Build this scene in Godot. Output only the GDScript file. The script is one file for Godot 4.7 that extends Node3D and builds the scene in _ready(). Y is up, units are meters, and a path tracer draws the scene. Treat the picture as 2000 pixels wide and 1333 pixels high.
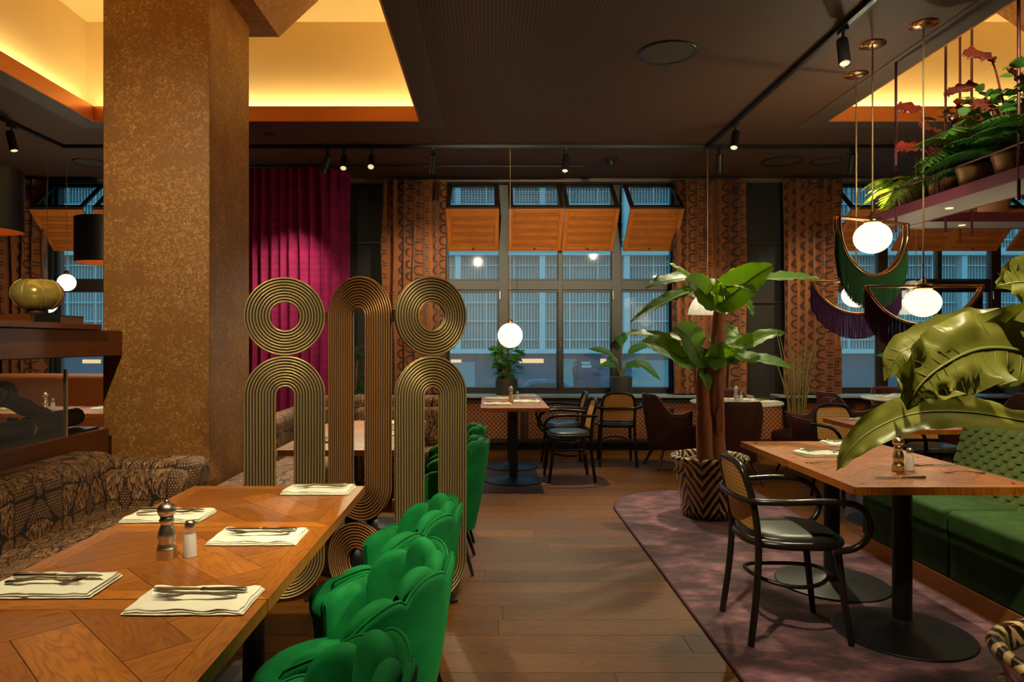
extends Node3D
# A warm restaurant room at dusk: oak tables, green shell chairs, a ringed brass screen, banana plants, a window wall.
# The eye stands at x = 0, z = 0; depth runs along -z. at() turns a reading (x, y, depth in metres) into a point.
const FOCAL := 1340.0
const EYE := 1.378
const CEIL := 3.448
const WALL_Z := 8.8

var M := {}
var used := {}
var cache := {}
var rng := RandomNumberGenerator.new()

func at(px: float, py: float, d: float) -> Vector3:
	return Vector3((px - 957.0) * d / FOCAL, EYE - (py - 667.0) * d / FOCAL, -d)

func lin(r: float, g: float, b: float) -> Color:
	return Color(r, g, b).linear_to_srgb()

# ------------------------------------------------------------------ mesh builder
class MB:
	var v := PackedVector3Array()
	var n := PackedVector3Array()
	var uv := PackedVector2Array()
	var ix := PackedInt32Array()

	func tri(a: Vector3, b: Vector3, c: Vector3) -> void:
		# a, b, c run counter-clockwise seen from outside
		var nn := (b - a).cross(c - a).normalized()
		var k := v.size()
		for p in [a, b, c]:
			v.push_back(p)
			n.push_back(nn)
			uv.push_back(Vector2(p.x + p.z * 0.37, p.y + p.z * 0.61))
		ix.append_array(PackedInt32Array([k, k + 2, k + 1]))

	func quad(a: Vector3, b: Vector3, c: Vector3, d: Vector3) -> void:
		var nn := (b - a).cross(c - a).normalized()
		var k := v.size()
		var lu := (b - a).length()
		var lv := (d - a).length()
		v.append_array(PackedVector3Array([a, b, c, d]))
		n.append_array(PackedVector3Array([nn, nn, nn, nn]))
		uv.append_array(PackedVector2Array([Vector2(0, 0), Vector2(lu, 0), Vector2(lu, lv), Vector2(0, lv)]))
		ix.append_array(PackedInt32Array([k, k + 2, k + 1, k, k + 3, k + 2]))

	# rows of points; front faces follow (right along a row) x (towards the next row)
	func grid(rows: Array, wrap_row := false, wrap_col := false, su := 1.0, sv := 1.0, uvs = null) -> void:
		var nr := rows.size()
		var nc: int = rows[0].size()
		var k := v.size()
		var er := nr + (1 if wrap_row else 0)
		var ec := nc + (1 if wrap_col else 0)
		var acc := PackedVector3Array()
		acc.resize(nr * nc)
		for r in (nr if wrap_row else nr - 1):
			for c in (nc if wrap_col else nc - 1):
				var r2 := (r + 1) % nr
				var c2 := (c + 1) % nc
				var a: Vector3 = rows[r][c]
				var b: Vector3 = rows[r][c2]
				var d: Vector3 = rows[r2][c]
				var e: Vector3 = rows[r2][c2]
				var nn := (e - a).cross(d - b)
				acc[r * nc + c] += nn
				acc[r * nc + c2] += nn
				acc[r2 * nc + c] += nn
				acc[r2 * nc + c2] += nn
		for r in er:
			for c in ec:
				var rr := r % nr
				var cc := c % nc
				v.push_back(rows[rr][cc])
				n.push_back(acc[rr * nc + cc].normalized())
				if uvs != null:
					uv.push_back(uvs[r][c])
				else:
					uv.push_back(Vector2(su * c / maxf(1, ec - 1), sv * r / maxf(1, er - 1)))
		for r in er - 1:
			for c in ec - 1:
				var i := k + r * ec + c
				ix.append_array(PackedInt32Array([i, i + ec + 1, i + 1, i, i + ec, i + ec + 1]))

	func box(c: Vector3, s: Vector3, bev := 0.0, bas := Basis(), uvo := Vector2.ZERO, turn_uv := false) -> void:
		var h := s * 0.5
		var b := minf(bev, minf(h.x, minf(h.y, h.z)) * 0.9)
		var k := v.size()
		var id := {}
		var axes := [Vector3(1, 0, 0), Vector3(0, 1, 0), Vector3(0, 0, 1)]
		for ax in 3:
			for sg in [-1, 1]:
				for s1 in [-1, 1]:
					for s2 in [-1, 1]:
						var a1 := (ax + 1) % 3
						var a2 := (ax + 2) % 3
						var p := Vector3.ZERO
						p[ax] = sg * h[ax]
						p[a1] = s1 * (h[a1] - b)
						p[a2] = s2 * (h[a2] - b)
						var sgn := [0, 0, 0]
						sgn[ax] = sg
						sgn[a1] = s1
						sgn[a2] = s2
						id[[ax, sgn[0], sgn[1], sgn[2]]] = v.size()
						v.push_back(c + bas * p)
						n.push_back((bas * (axes[ax] * sg)).normalized())
						var t := Vector2(p.x, p.z) if ax == 1 else (Vector2(p.x, p.y) if ax == 2 else Vector2(p.z, p.y))
						if turn_uv:
							t = Vector2(t.y, t.x)
						uv.push_back(t + uvo)
		for ax in 3:
			for sg in [-1, 1]:
				var a1 := (ax + 1) % 3
				var a2 := (ax + 2) % 3
				var q := []
				for ss in [[-1, -1], [1, -1], [1, 1], [-1, 1]]:
					var sgn := [0, 0, 0]
					sgn[ax] = sg
					sgn[a1] = ss[0]
					sgn[a2] = ss[1]
					q.append(id[[ax, sgn[0], sgn[1], sgn[2]]])
				if sg < 0:
					q.reverse()
				ix.append_array(PackedInt32Array([q[0], q[2], q[1], q[0], q[3], q[2]]))
		if b <= 0.0:
			return
		var mid := c
		for ax in 3:
			var a1 := (ax + 1) % 3
			var a2 := (ax + 2) % 3
			for s1 in [-1, 1]:
				for s2 in [-1, 1]:
					var q := []
					for pair in [[a1, -1], [a1, 1], [a2, 1], [a2, -1]]:
						var sgn := [0, 0, 0]
						sgn[a1] = s1
						sgn[a2] = s2
						sgn[ax] = pair[1]
						q.append(id[[pair[0], sgn[0], sgn[1], sgn[2]]])
					face(q, mid)
		for sx in [-1, 1]:
			for sy in [-1, 1]:
				for sz in [-1, 1]:
					face([id[[0, sx, sy, sz]], id[[1, sx, sy, sz]], id[[2, sx, sy, sz]]], mid)

	func face(q: Array, mid: Vector3) -> void:
		var a: Vector3 = v[q[0]]
		var nn := (v[q[1]] - a).cross(v[q[2]] - a)
		if nn.dot(a - mid) < 0.0:
			q.reverse()
		for i in range(1, q.size() - 1):
			ix.append_array(PackedInt32Array([q[0], q[i + 1], q[i]]))

	# a tube along points; r is a number or one radius for each point; sq squashes it along its second axis
	func tube(path: Array, r, sides := 8, closed := false, sq := 1.0, up := Vector3.UP) -> void:
		var rows := []
		var m := path.size()
		var dist := 0.0
		var uvs := []
		var ref := up
		for i in m:
			var a: Vector3 = path[(i - 1 + m) % m] if (closed or i > 0) else path[0]
			var b: Vector3 = path[(i + 1) % m] if (closed or i < m - 1) else path[m - 1]
			var t := (b - a).normalized()
			var s := ref.cross(t)
			if s.length() < 0.02:
				s = Vector3(0.31, 0.1, 0.95).cross(t)
			s = s.normalized()
			var w := t.cross(s).normalized()
			ref = w if sq == 1.0 else up
			var rad: float = r[i] if r is Array else r
			var row := []
			var ur := []
			if i > 0:
				dist += (path[i] - path[i - 1]).length()
			for k in sides:
				var an := TAU * k / sides
				row.append(path[i] + s * cos(an) * rad + w * sin(an) * rad * sq)
			for k in sides + 1:
				ur.append(Vector2(dist, rad * TAU * k / sides))
			rows.append(row)
			uvs.append(ur)
		if closed:
			uvs.append(uvs[0].duplicate())
			grid(rows, true, true, 1, 1, uvs)
		else:
			grid(rows, false, true, 1, 1, uvs)
			for e in [0, m - 1]:
				var cpt: Vector3 = path[e]
				for k in sides:
					var p: Vector3 = rows[e][k]
					var q: Vector3 = rows[e][(k + 1) % sides]
					if e == 0:
						tri(cpt, q, p)
					else:
						tri(cpt, p, q)

	# profile of Vector2(radius, height), bottom to top, outside on the right
	func lathe(prof: Array, segs := 24, c := Vector3.ZERO, su := 1.0, sv := 1.0, wob = null) -> void:
		var rows := []
		for p in prof:
			var row := []
			for k in segs:
				var an := -TAU * k / segs
				var rr: float = p.x
				if wob != null:
					rr *= wob.call(an, p.y)
				row.append(c + Vector3(cos(an) * rr, p.y, sin(an) * rr))
			rows.append(row)
		grid(rows, false, true, su, sv)

	# a flat outline (counter-clockwise in x, z seen from above), thickness downwards from y
	func plate(poly: PackedVector2Array, y: float, th: float, uv_turn := 0.0, uvo := Vector2.ZERO) -> void:
		var tris := Geometry2D.triangulate_polygon(poly)
		if Geometry2D.is_polygon_clockwise(poly):
			pass
		var k := v.size()
		for side in 2:
			for p in poly:
				v.push_back(Vector3(p.x, y - th * side, p.y))
				n.push_back(Vector3.UP if side == 0 else Vector3.DOWN)
				uv.push_back(p.rotated(uv_turn) + uvo)
		var m := poly.size()
		for i in range(0, tris.size(), 3):
			var a := tris[i]
			var b := tris[i + 1]
			var c := tris[i + 2]
			var ar := (poly[b] - poly[a]).cross(poly[c] - poly[a])
			if ar > 0:
				var t := b
				b = c
				c = t
			ix.append_array(PackedInt32Array([k + a, k + c, k + b]))
			ix.append_array(PackedInt32Array([k + m + a, k + m + b, k + m + c]))
		var area := 0.0
		for i in m:
			area += poly[i].cross(poly[(i + 1) % m])
		for i in m:
			var p := poly[i]
			var q := poly[(i + 1) % m]
			var A := Vector3(p.x, y, p.y)
			var B := Vector3(q.x, y, q.y)
			var dn := Vector3(0, -th, 0)
			if area > 0:
				quad(A + dn, A, B, B + dn)
			else:
				quad(B + dn, B, A, A + dn)

	func mesh() -> ArrayMesh:
		var arr := []
		arr.resize(Mesh.ARRAY_MAX)
		arr[Mesh.ARRAY_VERTEX] = v
		arr[Mesh.ARRAY_NORMAL] = n
		arr[Mesh.ARRAY_TEX_UV] = uv
		arr[Mesh.ARRAY_INDEX] = ix
		var m := ArrayMesh.new()
		m.add_surface_from_arrays(Mesh.PRIMITIVE_TRIANGLES, arr)
		return m

# ------------------------------------------------------------------ nodes
func numbered(called: String) -> String:
	if not used.has(called):
		used[called] = 0
		return called
	used[called] += 1
	return "%s_%03d" % [called, used[called]]

func thing(called: String, label: String, category: String, where := Vector3.ZERO, turn := 0.0, group := "") -> Node3D:
	var o := Node3D.new()
	o.name = numbered(called)
	add_child(o)
	o.position = where
	o.rotation.y = turn
	o.set_meta("label", label)
	o.set_meta("category", category)
	if group:
		o.set_meta("group", group)
	return o

func part(parent: Node3D, called: String, m: Mesh, mat: Material, where := Vector3.ZERO, label := "") -> MeshInstance3D:
	var o := MeshInstance3D.new()
	o.name = called
	o.mesh = m
	o.material_override = mat
	parent.add_child(o, true)
	o.position = where
	if label:
		o.set_meta("label", label)
	return o

func single(called: String, label: String, category: String, m: Mesh, mat: Material, where := Vector3.ZERO, turn := 0.0, group := "") -> MeshInstance3D:
	var o := MeshInstance3D.new()
	o.name = numbered(called)
	o.mesh = m
	o.material_override = mat
	add_child(o)
	o.position = where
	o.rotation.y = turn
	o.set_meta("label", label)
	o.set_meta("category", category)
	if group:
		o.set_meta("group", group)
	return o

func struct(called: String, m: Mesh, mat: Material, where := Vector3.ZERO) -> MeshInstance3D:
	var o := MeshInstance3D.new()
	o.name = numbered(called)
	o.mesh = m
	o.material_override = mat
	add_child(o)
	o.position = where
	o.set_meta("kind", "structure")
	return o

func stuff(o: Node3D) -> void:
	o.set_meta("kind", "stuff")

func bx(a: Vector3, b: Vector3, bev := 0.0) -> ArrayMesh:
	var m := MB.new()
	m.box((a + b) * 0.5, (b - a).abs(), bev)
	return m.mesh()

func tb(path: Array, r, sides := 8) -> ArrayMesh:
	var m := MB.new()
	m.tube(path, r, sides)
	return m.mesh()

func lt(prof: Array, segs := 24) -> ArrayMesh:
	var m := MB.new()
	m.lathe(prof, segs)
	return m.mesh()

func curve(pts: Array, steps := 6, closed := false) -> Array:
	# a smooth line through the points
	var out := []
	var m := pts.size()
	for i in (m if closed else m - 1):
		var p0: Vector3 = pts[(i - 1 + m) % m] if (closed or i > 0) else pts[0] * 2.0 - pts[1]
		var p1: Vector3 = pts[i]
		var p2: Vector3 = pts[(i + 1) % m]
		var p3: Vector3 = pts[(i + 2) % m] if (closed or i + 2 < m) else p2 * 2.0 - p1
		for k in steps:
			var t := float(k) / steps
			out.append(p1.cubic_interpolate(p2, p0, p3, t))
	if not closed:
		out.append(pts[m - 1])
	return out

func sphere_mesh(r: float, squash := 1.0, segs := 24, rings := 14) -> ArrayMesh:
	var prof := []
	for i in rings + 1:
		var a := -PI / 2 + PI * i / rings
		prof.append(Vector2(maxf(0.0005, cos(a) * r), sin(a) * r * squash))
	return lt(prof, segs)

# ------------------------------------------------------------------ materials
func mat(c: Color, rough := 0.6, metal := 0.0, spec := 0.5) -> StandardMaterial3D:
	var m := StandardMaterial3D.new()
	m.albedo_color = c
	m.roughness = rough
	m.metallic = metal
	m.metallic_specular = spec
	return m

func tex(w: int, h: int, f: Callable) -> ImageTexture:
	var im := Image.create(w, h, false, Image.FORMAT_RGB8)
	for y in h:
		for x in w:
			im.set_pixel(x, y, f.call(x, y))
	return ImageTexture.create_from_image(im)

func grey_of(t: ImageTexture) -> ImageTexture:
	var im := t.get_image().duplicate()
	im.convert(Image.FORMAT_L8)
	return ImageTexture.create_from_image(im)

func noise(seed_: int, freq: float, oct := 3, kind := FastNoiseLite.TYPE_SIMPLEX_SMOOTH) -> FastNoiseLite:
	var q := FastNoiseLite.new()
	q.seed = seed_
	q.frequency = freq
	q.noise_type = kind
	q.fractal_octaves = oct
	return q

func textured(t: Texture2D, rough := 0.6, scale := Vector3.ONE, tint := Color.WHITE, off := Vector3.ZERO) -> StandardMaterial3D:
	var m := mat(tint, rough)
	m.albedo_texture = t
	m.uv1_scale = scale
	m.uv1_offset = off
	return m

func glow(c: Color, energy: float) -> StandardMaterial3D:
	var m := mat(c, 0.5)
	m.emission_enabled = true
	m.emission = c
	m.emission_energy_multiplier = energy
	return m

func leafmat(c: Color, back: Color, rough := 0.42) -> StandardMaterial3D:
	var m := mat(c, rough, 0.0, 0.4)
	m.backlight_enabled = true
	m.backlight = back
	return m

func velvet(c: Color, t: Texture2D, sheen := 0.6) -> StandardMaterial3D:
	var m := mat(c, 0.75, 0.0, 0.3)
	m.albedo_texture = t
	m.uv1_triplanar = true
	m.uv1_scale = Vector3.ONE * 2.0
	m.rim_enabled = true
	m.rim = sheen
	m.rim_tint = 0.85
	return m

func wood_tex(seed_: int, w: int, h: int, light: Color, dark: Color, rings: float) -> ImageTexture:
	var a := noise(seed_, 0.012, 3)
	var b := noise(seed_ + 5, 0.05, 2)
	return tex(w, h, func(x, y):
		var mx: float = w / 2.0 - absf(x - w / 2.0)
		var my: float = h / 2.0 - absf(y - h / 2.0)
		var wv := a.get_noise_2d(mx * 0.28, my * 0.9) * 3.4
		var r := fposmod(my * rings / h + wv, 1.0)
		var ring := pow(absf(r - 0.5) * 2.0, 3.0)
		var fib := b.get_noise_2d(mx * 0.12, my * 5.0) * 0.5 + 0.5
		var big := a.get_noise_2d(mx * 0.1 + 300, my * 0.5 + 200) * 0.5 + 0.5
		return light.lerp(dark, clampf(ring * 0.42 + (1.0 - fib) * 0.42 + big * 0.25 - 0.08, 0.0, 1.0)))

func make_materials() -> void:
	var oak := wood_tex(3, 512, 512, Color8(214, 150, 70), Color8(118, 62, 18), 13.0)
	for i in 5:
		var tint: Color = [Color(0.86, 0.75, 0.52), Color(0.78, 0.67, 0.44), Color(0.93, 0.82, 0.56), Color(0.73, 0.61, 0.38), Color(0.83, 0.72, 0.46)][i]
		var m := textured(oak, 0.4, Vector3(1.1, 2.0, 1), tint, Vector3(0.13 * i, 0.21 * i, 0))
		m.heightmap_enabled = true
		m.heightmap_texture = grey_of(oak)
		m.heightmap_scale = 0.05
		m.clearcoat_enabled = true
		m.clearcoat = 0.25
		m.clearcoat_roughness = 0.28
		M["oak%d" % i] = m
	var brown := wood_tex(17, 512, 512, Color8(150, 100, 48), Color8(82, 48, 18), 7.0)
	for i in 6:
		var k: float = [0.81, 0.73, 0.78, 0.70, 0.85, 0.75][i]
		var m := textured(brown, 0.5, Vector3(0.6, 1.6, 1), Color(k, k * 0.93, k * 0.62), Vector3(0.17 * i, 0.31 * i, 0))
		m.heightmap_enabled = true
		m.metallic_specular = 0.35
		m.heightmap_texture = grey_of(brown)
		m.heightmap_scale = 0.04
		M["plank%d" % i] = m
	M.under_floor = mat(lin(0.03, 0.018, 0.01), 0.9)
	var shut := wood_tex(29, 256, 256, Color8(205, 118, 40), Color8(150, 78, 22), 9.0)
	M.shutter0 = textured(shut, 0.5, Vector3(1.3, 3.0, 1), Color(1, 1, 1))
	M.shutter1 = textured(shut, 0.5, Vector3(1.3, 3.0, 1), Color(0.9, 0.88, 0.85), Vector3(0.4, 0.3, 0))
	M.dark_wood = textured(wood_tex(41, 256, 256, Color8(78, 46, 26), Color8(44, 24, 12), 8.0), 0.5, Vector3(1, 2, 1))
	M.frame = mat(lin(0.024, 0.012, 0.006), 0.45)
	M.copper_wood = textured(wood_tex(43, 256, 256, Color8(112, 56, 20), Color8(80, 36, 12), 5.0), 0.42, Vector3(0.8, 1.2, 1))
	M.plinth_wood = textured(wood_tex(45, 256, 256, Color8(170, 104, 40), Color8(136, 78, 26), 5.0), 0.5, Vector3(0.8, 1.2, 1))
	# column plaster: short curled strokes
	var im := Image.create(1024, 1024, false, Image.FORMAT_RGB8)
	im.fill(Color8(132, 84, 32))
	rng.seed = 11
	var gate := noise(71, 0.006, 3)
	for i in 26000:
		var p := Vector2(rng.randf() * 1024, rng.randf() * 1024)
		var mx := 512.0 - absf(p.x - 512.0)
		var my := 512.0 - absf(p.y - 512.0)
		if gate.get_noise_2d(mx, my) < rng.randf_range(-0.5, 0.3):
			continue
		var an := rng.randf() * TAU
		var bend := rng.randf_range(-0.34, 0.34)
		var tone := rng.randf()
		var col := Color8(158, 106, 46).lerp(Color8(220, 170, 96), tone)
		for k in rng.randi_range(8, 16):
			p += Vector2.from_angle(an)
			an += bend
			im.set_pixel(posmod(int(p.x), 1024), posmod(int(p.y), 1024), col)
	var plaster := ImageTexture.create_from_image(im)
	var pm := textured(plaster, 0.55, Vector3.ONE * 0.5)
	pm.uv1_triplanar = true
	pm.uv1_world_triplanar = true
	pm.heightmap_enabled = true
	pm.heightmap_texture = grey_of(plaster)
	pm.heightmap_scale = 0.25
	M.plaster = pm
	M.cove = mat(lin(0.75, 0.53, 0.20), 0.75)
	M.copper = mat(lin(0.62, 0.20, 0.045), 0.36, 0.35)
	# perforated ceiling board
	var perf := tex(128, 128, func(x, y):
		var c := Vector2(fposmod(x, 32.0) - 16.0, fposmod(y, 32.0) - 16.0)
		return Color8(14, 9, 6) if c.length() < 8.5 else Color8(80, 48, 25))
	var cm := textured(perf, 0.75, Vector3.ONE * 10.0)
	cm.uv1_triplanar = true
	cm.uv1_world_triplanar = true
	cm.heightmap_enabled = true
	cm.heightmap_texture = grey_of(perf)
	cm.heightmap_scale = 0.2
	M.perforated = cm
	M.ceiling_plain = mat(lin(0.06, 0.032, 0.017), 0.6)
	M.trim_grey = mat(lin(0.16, 0.11, 0.08), 0.6)
	M.black = mat(lin(0.008, 0.008, 0.008), 0.4)
	M.black_gloss = mat(lin(0.006, 0.005, 0.005), 0.22)
	M.bentwood = mat(lin(0.012, 0.008, 0.006), 0.25)
	M.iron = mat(lin(0.012, 0.012, 0.013), 0.42, 0.3)
	M.dark_wall = mat(lin(0.009, 0.006, 0.0035), 0.6)
	M.side_wall = mat(lin(0.12, 0.06, 0.03), 0.7)
	M.sill = mat(lin(0.2, 0.21, 0.22), 0.35)
	var lat := tex(64, 64, func(x, y):
		var u: float = fposmod(x + y, 32.0) - 16.0
		var w: float = fposmod(x - y, 32.0) - 16.0
		return Color8(28, 14, 6) if maxf(absf(u), absf(w)) < 8.5 else Color8(146, 80, 34))
	var lm := textured(lat, 0.6, Vector3(9, 9, 1))
	lm.heightmap_enabled = true
	lm.heightmap_texture = grey_of(lat)
	lm.heightmap_scale = 0.2
	M.lattice = lm
	# cane weave
	var cane := tex(64, 64, func(x, y):
		var c := Vector2(fposmod(x, 32.0) - 16.0, fposmod(y, 32.0) - 16.0)
		if maxf(absf(c.x), absf(c.y)) < 8.0 and absf(c.x) + absf(c.y) < 12.0:
			return Color8(52, 30, 12)
		return Color8(206, 150, 78) if (int(x) / 4 + int(y) / 4) % 2 == 0 else Color8(184, 126, 60))
	var cn := textured(cane, 0.6, Vector3(26, 26, 1))
	M.cane = cn
	# velvet mottling
	var nz := noise(5, 0.02, 4)
	var vt := tex(256, 256, func(x, y):
		var mx: float = 128.0 - absf(x - 128.0)
		var my: float = 128.0 - absf(y - 128.0)
		var k := 0.86 + nz.get_noise_2d(mx * 0.9, my * 0.9) * 0.20
		return Color(k, k, k))
	M.green_velvet = velvet(lin(0.002, 0.20, 0.04), vt, 0.6)
	M.green_bench = velvet(lin(0.032, 0.085, 0.014), vt, 0.3)
	M.green_scale = velvet(lin(0.13, 0.18, 0.045), vt, 0.35)
	M.wine_velvet = velvet(lin(0.06, 0.014, 0.009), vt, 0.4)
	M.magenta_velvet = velvet(lin(0.28, 0.008, 0.085), vt, 0.25)
	M.wine_piping = mat(lin(0.12, 0.05, 0.05), 0.5)
	M.orange_leather = mat(lin(0.32, 0.09, 0.02), 0.45)
	M.seat_leather = mat(lin(0.02, 0.022, 0.02), 0.38)
	M.brass = mat(lin(0.78, 0.5, 0.2), 0.22, 1.0)
	M.rose_brass = mat(lin(0.85, 0.47, 0.25), 0.16, 1.0)
	M.old_brass = mat(lin(0.56, 0.40, 0.17), 0.42, 0.7)
	M.old_copper = mat(lin(0.52, 0.26, 0.10), 0.42, 0.7)
	M.screen_back = mat(lin(0.010, 0.006, 0.003), 0.7)
	M.steel = mat(lin(0.66, 0.58, 0.45), 0.3, 1.0)
	M.cutlery = mat(lin(0.7, 0.66, 0.6), 0.16, 1.0)
	M.napkin = mat(lin(0.74, 0.70, 0.56), 0.85)
	M.salt = mat(lin(0.78, 0.75, 0.68), 0.9)
	var gl := mat(Color(1, 1, 1, 0.06), 0.02)
	gl.transparency = BaseMaterial3D.TRANSPARENCY_ALPHA
	M.glass = gl
	var dg := mat(Color(1, 1, 1, 0.03), 0.02, 0.0, 0.1)
	dg.transparency = BaseMaterial3D.TRANSPARENCY_ALPHA
	M.thin_glass = dg
	var sg := mat(Color(0.92, 0.94, 0.94, 0.1), 0.04)
	sg.transparency = BaseMaterial3D.TRANSPARENCY_ALPHA
	M.shaker_glass = sg
	var ag := mat(lin(0.42, 0.36, 0.09), 0.16, 0.55)
	ag.albedo_color = lin(0.55, 0.42, 0.10)
	M.amber_glass = ag
	M.marble = mat(lin(0.55, 0.52, 0.46), 0.2)
	M.globe = glow(lin(1.0, 0.93, 0.76), 1.15)
	M.bulb_soft = glow(lin(1.0, 0.85, 0.5), 0.9)
	M.led = glow(lin(1.0, 0.80, 0.42), 3.0)
	M.lens = glow(lin(1.0, 0.86, 0.55), 0.75)
	M.lens_off = mat(lin(0.05, 0.045, 0.04), 0.2)
	M.purple_metal = mat(lin(0.11, 0.022, 0.04), 0.4, 0.2)
	M.tray_under = mat(lin(0.26, 0.22, 0.2), 0.6)
	M.terracotta = mat(lin(0.32, 0.14, 0.05), 0.7)
	M.pot_grey = mat(lin(0.035, 0.026, 0.018), 0.6)
	M.old_paper = mat(lin(0.14, 0.07, 0.03), 0.8)
	M.soil = mat(lin(0.06, 0.03, 0.015), 0.95)
	M.fringe_green = mat(lin(0.012, 0.10, 0.018), 0.7)
	M.fringe_purple = mat(lin(0.06, 0.008, 0.075), 0.7)
	M.log = textured(wood_tex(53, 256, 256, Color8(60, 42, 26), Color8(24, 16, 10), 11.0), 0.9, Vector3(2, 4, 1))
	M.log_end = mat(lin(0.25, 0.12, 0.04), 0.8)
	M.cord = mat(lin(0.45, 0.3, 0.16), 0.5, 0.5)
	# leaves
	M.banana_leaf = leafmat(lin(0.06, 0.14, 0.010), Color(0.36, 0.5, 0.06), 0.5)
	M.banana_leaf_pale = leafmat(lin(0.12, 0.23, 0.018), Color(0.45, 0.6, 0.08), 0.5)
	M.banana_rib = mat(lin(0.16, 0.14, 0.03), 0.5)
	M.big_leaf = leafmat(lin(0.19, 0.185, 0.03), Color(0.34, 0.36, 0.07), 0.36)
	M.big_rib = mat(lin(0.22, 0.22, 0.05), 0.45)
	M.dark_leaf = leafmat(lin(0.03, 0.10, 0.022), Color(0.2, 0.4, 0.1), 0.4)
	M.bush_leaf = leafmat(lin(0.05, 0.13, 0.018), Color(0.3, 0.45, 0.1), 0.45)
	M.fern_leaf = leafmat(lin(0.16, 0.24, 0.03), Color(0.4, 0.5, 0.1), 0.5)
	M.red_leaf = leafmat(lin(0.13, 0.025, 0.016), Color(0.5, 0.12, 0.06), 0.4)
	M.reed = mat(lin(0.16, 0.12, 0.03), 0.6)
	M.trunk = textured(wood_tex(61, 256, 256, Color8(168, 92, 44), Color8(70, 34, 16), 5.0), 0.8, Vector3(1.5, 6, 1))
	# curtain print: dark crescents on rust cloth
	var cr := Image.create(256, 512, false, Image.FORMAT_RGB8)
	var nn := noise(91, 0.03, 2)
	for y in 512:
		for x in 256:
			var u := fposmod(x / 256.0 * 2.0, 1.0)
			var vv := fposmod(y / 512.0 * 4.0 + (0.5 if x >= 128 else 0.0), 1.0)
			var p := Vector2((u - 0.55) * 0.75, (vv - 0.5) * 0.9)
			var ring := p.length()
			var ink := ring > 0.27 and ring < 0.40 and (p - Vector2(0.24, 0)).length() > 0.35
			var c := Color8(144, 80, 28).lerp(Color8(112, 58, 18), nn.get_noise_2d(x, y) * 0.5 + 0.5)
			cr.set_pixel(x, y, Color8(58, 28, 18) if ink else c)
	M.curtain = textured(ImageTexture.create_from_image(cr), 0.8, Vector3(1, 1, 1))
	M.curtain.rim_enabled = true
	M.curtain.rim = 0.25
	# patchwork of skins for the sofas
	var cell := noise(7, 0.009, 1, FastNoiseLite.TYPE_CELLULAR)
	cell.cellular_return_type = FastNoiseLite.RETURN_CELL_VALUE
	cell.fractal_type = FastNoiseLite.FRACTAL_NONE
	cell.domain_warp_enabled = true
	cell.domain_warp_amplitude = 30.0
	cell.domain_warp_frequency = 0.02
	var nw := noise(9, 0.02, 3)
	var edge := noise(7, 0.009, 1, FastNoiseLite.TYPE_CELLULAR)
	edge.cellular_return_type = FastNoiseLite.RETURN_DISTANCE2_SUB
	edge.fractal_type = FastNoiseLite.FRACTAL_NONE
	edge.domain_warp_enabled = true
	edge.domain_warp_amplitude = 30.0
	edge.domain_warp_frequency = 0.02
	var skin := tex(768, 768, func(x, y):
		var mx: float = 384.0 - absf(x - 384.0)
		var my: float = 384.0 - absf(y - 384.0)
		var kind := int(floor((cell.get_noise_2d(mx, my) + 1.0) * 50.0)) % 5
		var wv := nw.get_noise_2d(mx, my)
		var pale := Color8(178, 134, 88).lerp(Color8(134, 92, 52), clampf(wv + 0.5, 0, 1))
		var ink := Color8(42, 26, 20)
		var on := false
		if edge.get_noise_2d(mx, my) < -0.93:
			return ink
		match kind:
			0: on = (int(floor(mx / 9.0)) + int(floor(my / 9.0))) % 2 == 0
			1:
				var c := Vector2(fposmod(mx + floor(my / 14.0) * 8.0, 16.0) - 8.0, fposmod(my, 14.0) - 7.0)
				on = c.length() > 5.6
			2: on = sin(mx * 0.16 + wv * 18.0) > 0.45
			3: on = nw.get_noise_2d(mx * 3.2 + 90, my * 1.2) > 0.12
			4:
				var q := Vector2(fposmod(mx, 64.0) - 32.0, fposmod(my, 64.0) - 32.0)
				on = fposmod(q.length() * 0.09 + sin(q.angle() * 5.0) * 0.22, 1.0) < 0.42
		return ink.lerp(Color8(86, 56, 42), clampf(wv + 0.3, 0, 1)) if on else pale)
	var sk := textured(skin, 0.8, Vector3.ONE * 1.25)
	sk.uv1_triplanar = true
	sk.uv1_world_triplanar = true
	M.skin = sk
	# chevron glaze of the plant pots
	var zz := tex(512, 512, func(x, y):
		var u := fposmod(x / 512.0 * 6.0, 1.0)
		var t := absf(u - 0.5) * 2.0
		return Color8(40, 22, 14) if fposmod(y / 512.0 * 9.0 + t * 2.3, 1.0) < 0.52 else Color8(196, 164, 112))
	var zm := textured(zz, 0.18, Vector3.ONE)
	zm.clearcoat_enabled = true
	zm.clearcoat = 0.6
	zm.clearcoat_roughness = 0.1
	M.chevron = zm
	# rug: purple and mauve clouds
	var ra := noise(33, 0.010, 4)
	var rb := noise(35, 0.05, 3)
	var rug := tex(768, 768, func(x, y):
		var mx: float = 384.0 - absf(x - 384.0)
		var my: float = 384.0 - absf(y - 384.0)
		var k := clampf(ra.get_noise_2d(mx * 0.9, my * 1.5) * 0.95 + rb.get_noise_2d(mx * 0.6, my * 1.0) * 0.35 + 0.38, 0.0, 1.0)
		var c := Color8(64, 32, 44).lerp(Color8(150, 94, 104), k * 0.9)
		var j := rb.get_noise_2d(mx * 6.0 + 40, my * 6.0) * 0.05
		return Color(c.r + j, c.g + j * 0.7, c.b + j * 0.8))
	var rm := textured(rug, 0.95, Vector3(0.55, 0.55, 1))
	rm.heightmap_enabled = true
	rm.heightmap_texture = grey_of(rug)
	rm.heightmap_scale = 0.4
	rm.rim_enabled = true
	rm.rim = 0.5
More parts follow.
